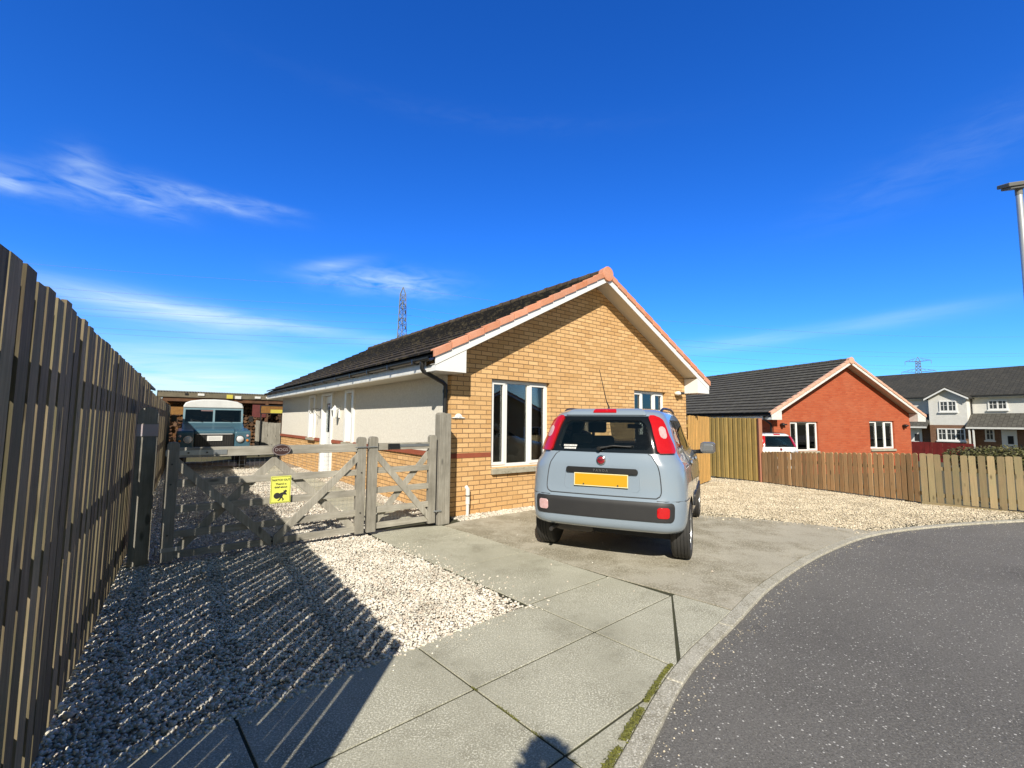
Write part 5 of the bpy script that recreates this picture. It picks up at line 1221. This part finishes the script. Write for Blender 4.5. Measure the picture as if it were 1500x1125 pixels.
# red boundary fence and hedge in front of the terrace
def ppx(x, y, Y):
    d = Fv + Rv * ((x - 750) / 667) - Uv * ((y - 562.5) / 667); t = Y / d.y; return Vector((0, 0, CH)) + d * t
a_, c_ = ppx(1325, 650, 30), ppx(1425, 650, 27)
boards_run('red_fence', 'dark red painted board fence in front of the terrace', (a_.x, a_.y), (c_.x, c_.y), (-1.0, -1.0), (.45, .42), REDF, .13, .125, (.3, 1.1))
def foliage(name, mat, parent, centers, count, size, rnd, flat=.5):
    b = MB()
    for _ in range(count):
        cx_, cy_, cz_, rx, ry, rz = rnd.choice(centers)
        while True:
            v = Vector((rnd.uniform(-1, 1), rnd.uniform(-1, 1), rnd.uniform(-1, 1)))
            if .15 < v.length < 1: break
        v *= (.75 + .25 / max(v.length, .3)) if v.length > .6 else 1
        p = Vector((cx_ + v.x * rx, cy_ + v.y * ry, cz_ + v.z * rz)); s = size * rnd.uniform(.5, 1.4)
        a = Vector((rnd.gauss(0, 1), rnd.gauss(0, 1), rnd.gauss(0, flat))).normalized(); c = a.cross(Vector((rnd.gauss(0, 1), rnd.gauss(0, 1), rnd.gauss(0, 1)))).normalized()
        b.add([p - a * s, p + c * s * .5, p + a * s, p - c * s * .45], [(0, 1, 2, 3)])
    return b.build(name, mat, parent)
rd = random.Random(5)
for i, (px, Y, w_, h_, lab) in enumerate(((1418, 22, 1.1, .95, 'leftmost scruffy bush rising over the pale pickets'), (1446, 21, 1.3, 1.1, 'middle green shrub rising over the pale pickets'), (1478, 20, 1.4, 1.0, 'brownish shrub near the right edge behind the pickets'), (1500, 21, 1.3, 1.15, 'rightmost shrub cut by the photo edge behind the pickets'))):
    p = ppx(px, 655, Y); z0 = terr(p.x, p.y) - .05; top = p.z + .03 + .02 * i
    t_ = thing('shrub', lab, 'shrub', (p.x, p.y, z0), 0, 'shrubs beyond the picket fence')
    hh = top - z0
    foliage('foliage', LEAF, t_, [(0, 0, hh * .55, w_, .7, hh * .47), (-.5, 0, hh * .5, .6, .6, hh * .42), (.55, 0, hh * .48, .7, .6, hh * .45)], 2600, .055, rd)
    b = MB()
    for k in range(5): b.tube([(rd.uniform(-.1, .1), 0, 0), (rd.uniform(-.5, .5), rd.uniform(-.3, .3), hh * .6), (rd.uniform(-.9, .9), rd.uniform(-.3, .3), hh * 1.0)], [.02, .012, .004], 5)
    b.build('stem', BARK, t_)

# ================================================================== PYLONS AND WIRES
STEEL = P('lattice_steel', (.20, .24, .26), .7, (.17, .20, .22))
def pylon(name, label, loc, rz, H, base, top, arms, r):
    t = thing(name, label, 'pylon', loc, rz, 'pylons')
    b = MB(); w = lambda z: base + (top - base) * min(1, z / (H * .72)) if z < H * .72 else top * (1 - .30 * (z - H * .72) / (H * .28)); n = 15
    zs = [H * .94 * (1 - (1 - i / n) ** 1.25) for i in range(n + 1)]
    for sx_, sy_ in ((1, 1), (1, -1), (-1, -1), (-1, 1)):
        b.tube([(sx_ * w(z), sy_ * w(z), z) for z in zs] + [(0, 0, H)], r, 4)
    for i in range(n):
        z0, z1 = zs[i], zs[i + 1]; a, c = w(z0), w(z1)
        for k in range(4):
            cr = [(1, 1), (1, -1), (-1, -1), (-1, 1)]; p, q = cr[k], cr[(k + 1) % 4]
            b.tube([(p[0] * a, p[1] * a, z0), (q[0] * c, q[1] * c, z1)], r * .6, 4); b.tube([(q[0] * a, q[1] * a, z0), (p[0] * c, p[1] * c, z1)], r * .6, 4); b.tube([(p[0] * c, p[1] * c, z1), (q[0] * c, q[1] * c, z1)], r * .6, 4)
    b.build('tower', STEEL, t)
    for z, L in arms:
        m = MB(); ww = w(z)
        for sg in (-1, 1):
            for yy in (-ww, ww): m.tube([(sg * ww, yy, z), (sg * L, 0, z + .4)], r * .7, 4)
            m.tube([(sg * ww, 0, z + 2.2), (sg * L, 0, z + .4)], r * .7, 4)
            for f_ in (.35, .65): m.tube([(sg * (ww + (L - ww) * f_), 0, z + .2), (sg * (ww + (L - ww) * (f_ - .2)), 0, z + 2.2 - 1.8 * (f_ - .2))], r * .5, 4)
            m.tube([(sg * L, 0, z + .3), (sg * L, 0, z - 1.8)], r * .8, 5)
        m.build('crossarm', STEEL, t)
    return t
pylon('pylon', 'tall lattice pylon rising behind the bungalow roof', (-41.8, 170, 0), R(90 + 13), 52.3, 2.9, 1.42, ((44.5, 5.5), (38.5, 7.5), (32.5, 6)), .17)
pylon('pylon', 'distant lattice pylon above the dark slate roof on the right', (269.5, 300, 0), R(-42), 47, 4.2, 1.5, ((44, 6.5), (37, 8.5), (30, 7)), .17)
WIRE = P('cable', (.20, .24, .30), .6)
for i, z in enumerate((52, 43, 37, 31)):
    for sd_ in ((-1, 1) if i else (1,)):
        ox, oy = (sd_ * 6 * math.sin(R(13)), -sd_ * 6 * math.cos(R(13))) if i else (0, 0)
        wn_ = ('topmost', 'upper', 'middle', 'lowest')[i]
        pts = []
        A_, B_, C_ = Vector((-420 + ox, 100 + oy, z + 26)), Vector((-41.8 + ox, 170 + oy, z)), Vector((330 + ox, 238 + oy, z))
        for k in range(33): t = k / 32; q = A_.lerp(B_, t); q.z -= 4 * 9 * t * (1 - t); pts.append(tuple(q))
        for k in range(1, 33): t = k / 32; q = B_.lerp(C_, t); q.z -= 4 * 9 * t * (1 - t); pts.append(tuple(q))
        o = MB().tube(pts, .032, 4).build('power_line', WIRE); tag(o, '%s cable of the power line%s crossing the sky to the pylon' % (wn_, '' if not i else (', nearer side,' if sd_ > 0 else ', farther side,')), 'cable', 'power line cables')

# ================================================================== LAMP POST
lp = thing('street_lamp', 'tall galvanised street lamp cut by the right edge of the photo', 'street lamp', (9.87, 8.55, 0), 0)
LPM = P('lamp_galvanised', (.50, .52, .53), .4, (.40, .42, .44), vs=14, st=(1, 1, .2), metal=.35)
b = MB(); b.tube([(0, 0, 0), (0, 0, 1.1)], .085, 16); b.tube([(0, 0, 1.1), (0, 0, 1.2), (0, 0, 6.08)], [.085, .062, .050], 16); b.build('pole', LPM, lp, smooth=40)
LHM = P('lamp_head_grey', (.13, .13, .125), .5, (.18, .18, .17), vs=6)
MM = T(0, 0, 6.16) @ Matrix.Scale(1.15, 4) @ Matrix.Rotation(R(-8), 4, 'Y') @ Matrix.Rotation(R(12), 4, 'X')
b = MB(); b.prism([(-.27, -.10), (.42, -.15), (.45, .15), (-.27, .10)], -.01, .055, 'Z', MM); b.prism([(-.22, -.08), (.20, -.12), (.20, .12), (-.22, .08)], -.05, -.0101, 'Z', MM); b.build('lamp_head', LHM, lp, bevel=.012)
b = MB(); b.tube([(0, 0, 5.97), (0, 0, 6.13)], .056, 14); b.build('collar', LHM, lp)

# ================================================================== THE PHOTOGRAPHER (casts the shadow at the bottom edge)
SKIN = P('skin', (.50, .30, .21), .5, (.46, .27, .19), vs=8); HAIR = P('brown_hair', (.05, .03, .018), .7, (.09, .055, .03), vs=30); JKT = P('navy_jacket', (.03, .035, .06), .9, (.04, .045, .075), vs=14, bump=.3); JEAN = P('dark_jeans', (.04, .05, .08), .9, (.055, .07, .11), vs=20)
pr_ = thing('person', 'standing photographer in a navy jacket, seen only as the shadow at the bottom edge', 'person', (.01, -.30, -.022), 0)
def skin(name, nodes, edges, mat, parent, sub=2, root=0):
    me = bpy.data.meshes.new(name); me.from_pydata([n_[0] for n_ in nodes], edges, []); me.update()
    o = link(name, me, mat, parent); o.modifiers.new('skin', 'SKIN'); 
    for i, n_ in enumerate(nodes): r = n_[1]; me.skin_vertices[0].data[i].radius = r if isinstance(r, tuple) else (r, r); me.skin_vertices[0].data[i].use_root = (i == root)
    s_ = o.modifiers.new('sub', 'SUBSURF'); s_.levels = s_.render_levels = sub
    bpy.context.view_layer.update(); m2 = bpy.data.meshes.new_from_object(o.evaluated_get(bpy.context.evaluated_depsgraph_get())); o.modifiers.clear(); o.data = m2; m2.shade_smooth()
    if not m2.materials: m2.materials.append(mat)
    return o
N = [((0, 0, .95), (.16, .11)), ((0, 0, 1.12), (.14, .10)), ((0, 0, 1.32), (.17, .11)), ((0, .0, 1.42), (.10, .08)), ((0, .03, 1.50), .055), ((0, .07, 1.60), (.075, .09)), ((0, .08, 1.68), (.07, .085)),
     ((.19, 0, 1.38), .055), ((.26, .08, 1.16), .045), ((.13, .24, 1.36), .035), ((.09, .27, 1.42), .026),
     ((-.19, 0, 1.38), .055), ((-.26, .08, 1.16), .045), ((-.13, .24, 1.36), .035), ((-.09, .27, 1.42), .026),
     ((.10, 0, .86), .09), ((.12, .02, .50), .06), ((.13, 0, .12), .042), ((.14, .02, .05), .045), ((.16, .16, .035), .032),
     ((-.10, 0, .86), .09), ((-.12, .02, .50), .06), ((-.13, 0, .12), .042), ((-.14, .02, .05), .045), ((-.16, .16, .035), .032)]
Eg = [(0, 1), (1, 2), (2, 3), (3, 4), (4, 5), (5, 6), (2, 7), (7, 8), (8, 9), (9, 10), (2, 11), (11, 12), (12, 13), (13, 14), (0, 15), (15, 16), (16, 17), (17, 18), (18, 19), (0, 20), (20, 21), (21, 22), (22, 23), (23, 24)]
skin('body', N, Eg, SKIN, pr_)
pad_ = lambda r, k: tuple(x + k for x in r) if isinstance(r, tuple) else r + k
def sub_(ix, ed, k): return [(N[i][0], pad_(N[i][1], k)) for i in ix], [(ix.index(a), ix.index(c)) for a, c in ed]
n_, e_ = sub_([0, 1, 2, 3, 7, 8, 9, 11, 12, 13], [(0, 1), (1, 2), (2, 3), (2, 7), (7, 8), (8, 9), (2, 11), (11, 12), (12, 13)], .016); skin('jacket', n_, e_, JKT, pr_)
n_, e_ = sub_([0, 15, 16, 17, 20, 21, 22], [(0, 15), (15, 16), (16, 17), (0, 20), (20, 21), (21, 22)], .012); skin('trousers', n_, e_, JEAN, pr_)
for sg in (-1, 1):
    n_ = [((sg * .135, -.07, .05), .04), ((sg * .14, .03, .055), .055), ((sg * .155, .14, .045), .045), ((sg * .16, .20, .04), .03)]; skin('shoe', n_, [(0, 1), (1, 2), (2, 3)], DARKI, pr_)
    # hand: palm, four fingers curled round the phone edge, thumb
    bx_ = sg * .088; hN = [((bx_, .270, 1.42), .020), ((sg * .080, .285, 1.45), (.024, .014))]; hE = [(0, 1)]
    for k, (dz, L) in enumerate(((.035, .050), (.015, .056), (-.005, .052), (-.023, .042))):
        i0 = len(hN); hN += [((sg * .072, .300, 1.455 + dz), .0085), ((sg * .058, .303, 1.456 + dz), .008), ((sg * (.072 - L * .55), .300, 1.457 + dz), .007)]; hE += [(1, i0), (i0, i0 + 1), (i0 + 1, i0 + 2)]
    i0 = len(hN); hN += [((sg * .074, .268, 1.452), .010), ((sg * .055, .264, 1.462), .009)]; hE += [(1, i0), (i0, i0 + 1)]
    skin('hand', hN, hE, SKIN, pr_, 1)
for sg in (-1, 1): MB().lathe([(.001, .0), (.011, .004), (.001, .010)], (sg * .032, .158, 1.645), 'Y', 10).build('eye', WHT, pr_, smooth=80)
hb_ = MB(); rh = random.Random(8)
for _ in range(420):
    th = rh.uniform(0, 2 * math.pi); ph = rh.uniform(-.25, 1.5); d = Vector((math.cos(th) * math.cos(ph), math.sin(th) * math.cos(ph), math.sin(ph)))
    if d.y > .35 and d.z < .45: continue
    p = Vector((0, .065, 1.665)) + Vector((d.x * .085, d.y * .105, d.z * .10)); e_d = (d + Vector((rh.gauss(0, .35), rh.gauss(0, .35), rh.gauss(.1, .3)))).normalized()
    hb_.tube([p - d * .01, p + e_d * .03, p + e_d * rh.uniform(.045, .075) + Vector((0, 0, -.01))], [.010, .008, .002], 5)
hb_.build('hair', HAIR, pr_)
ph_ = MB().box(-.075, .075, .286, .294, 1.43 + .022, 1.50 + .022 - .0).build('smartphone', BLKP); ph_.location = (.01, -.30, -.022); tag(ph_, 'black smartphone held by the photographer', 'phone')

# ================================================================== WHAT THE WINDOWS MIRROR (across the road, behind and right of the camera)
mb_, _ = bungalow('bungalow', 'buff bungalow across the road, seen only mirrored in the large window', (20, 5.8, -1.0), R(-100), 6.6, 9, BUFF, ROOF2, TERRA, (w1[:5] + (None,), w2[:5] + (None,)))
def tree(label, loc, H, w, seed):
    rt = random.Random(seed); t = thing('tree', label, 'tree', loc, 0)
    b = MB(); b.tube([(0, 0, 0), (.05, 0, H * .3), (0, .1, H * .6), (.1, 0, H * .9)], [.16, .12, .07, .02], 8)
    for k in range(9):
        a = rt.uniform(0, 6.28); z = H * rt.uniform(.3, .75); L = w * rt.uniform(.5, .9); b.tube([(0, 0, z), (math.cos(a) * L * .5, math.sin(a) * L * .5, z + L * .3), (math.cos(a) * L, math.sin(a) * L, z + L * .5)], [.06, .035, .01], 6)
    b.build('trunk', BARK, t)
    foliage('crown', LEAFD, t, [(rt.gauss(0, w * .35), rt.gauss(0, w * .35), H * rt.uniform(.4, .9), w * rt.uniform(.35, .6), w * rt.uniform(.35, .6), H * .14) for _ in range(14)], 5000, .13, rt)
tree('dark evergreen across the road, mirrored in the left window pane', (15, 1.3, -1.0), 4.9, 1.5, 1)
tree('taller dark tree behind the first, across the road', (17.5, -1.5, -1.0), 5.6, 2.0, 2)

ns = thing('garden_shed', 'neighbouring garden shed whose roof corner just shows above the tall fence', 'shed', (-8.46, 10.6, 0), R(125.4))
MB().box(.0, 2.4, .12, 2.2, 0, 2.2).build('wall', GREYX, ns)
b = MB(); b.prism([(.0, 2.22), (1.15, 2.62), (2.35, 2.22), (2.35, 2.27), (1.15, 2.68), (.0, 2.28)], -.12, 2.55, 'X'); b.build('roof', FENX, ns)
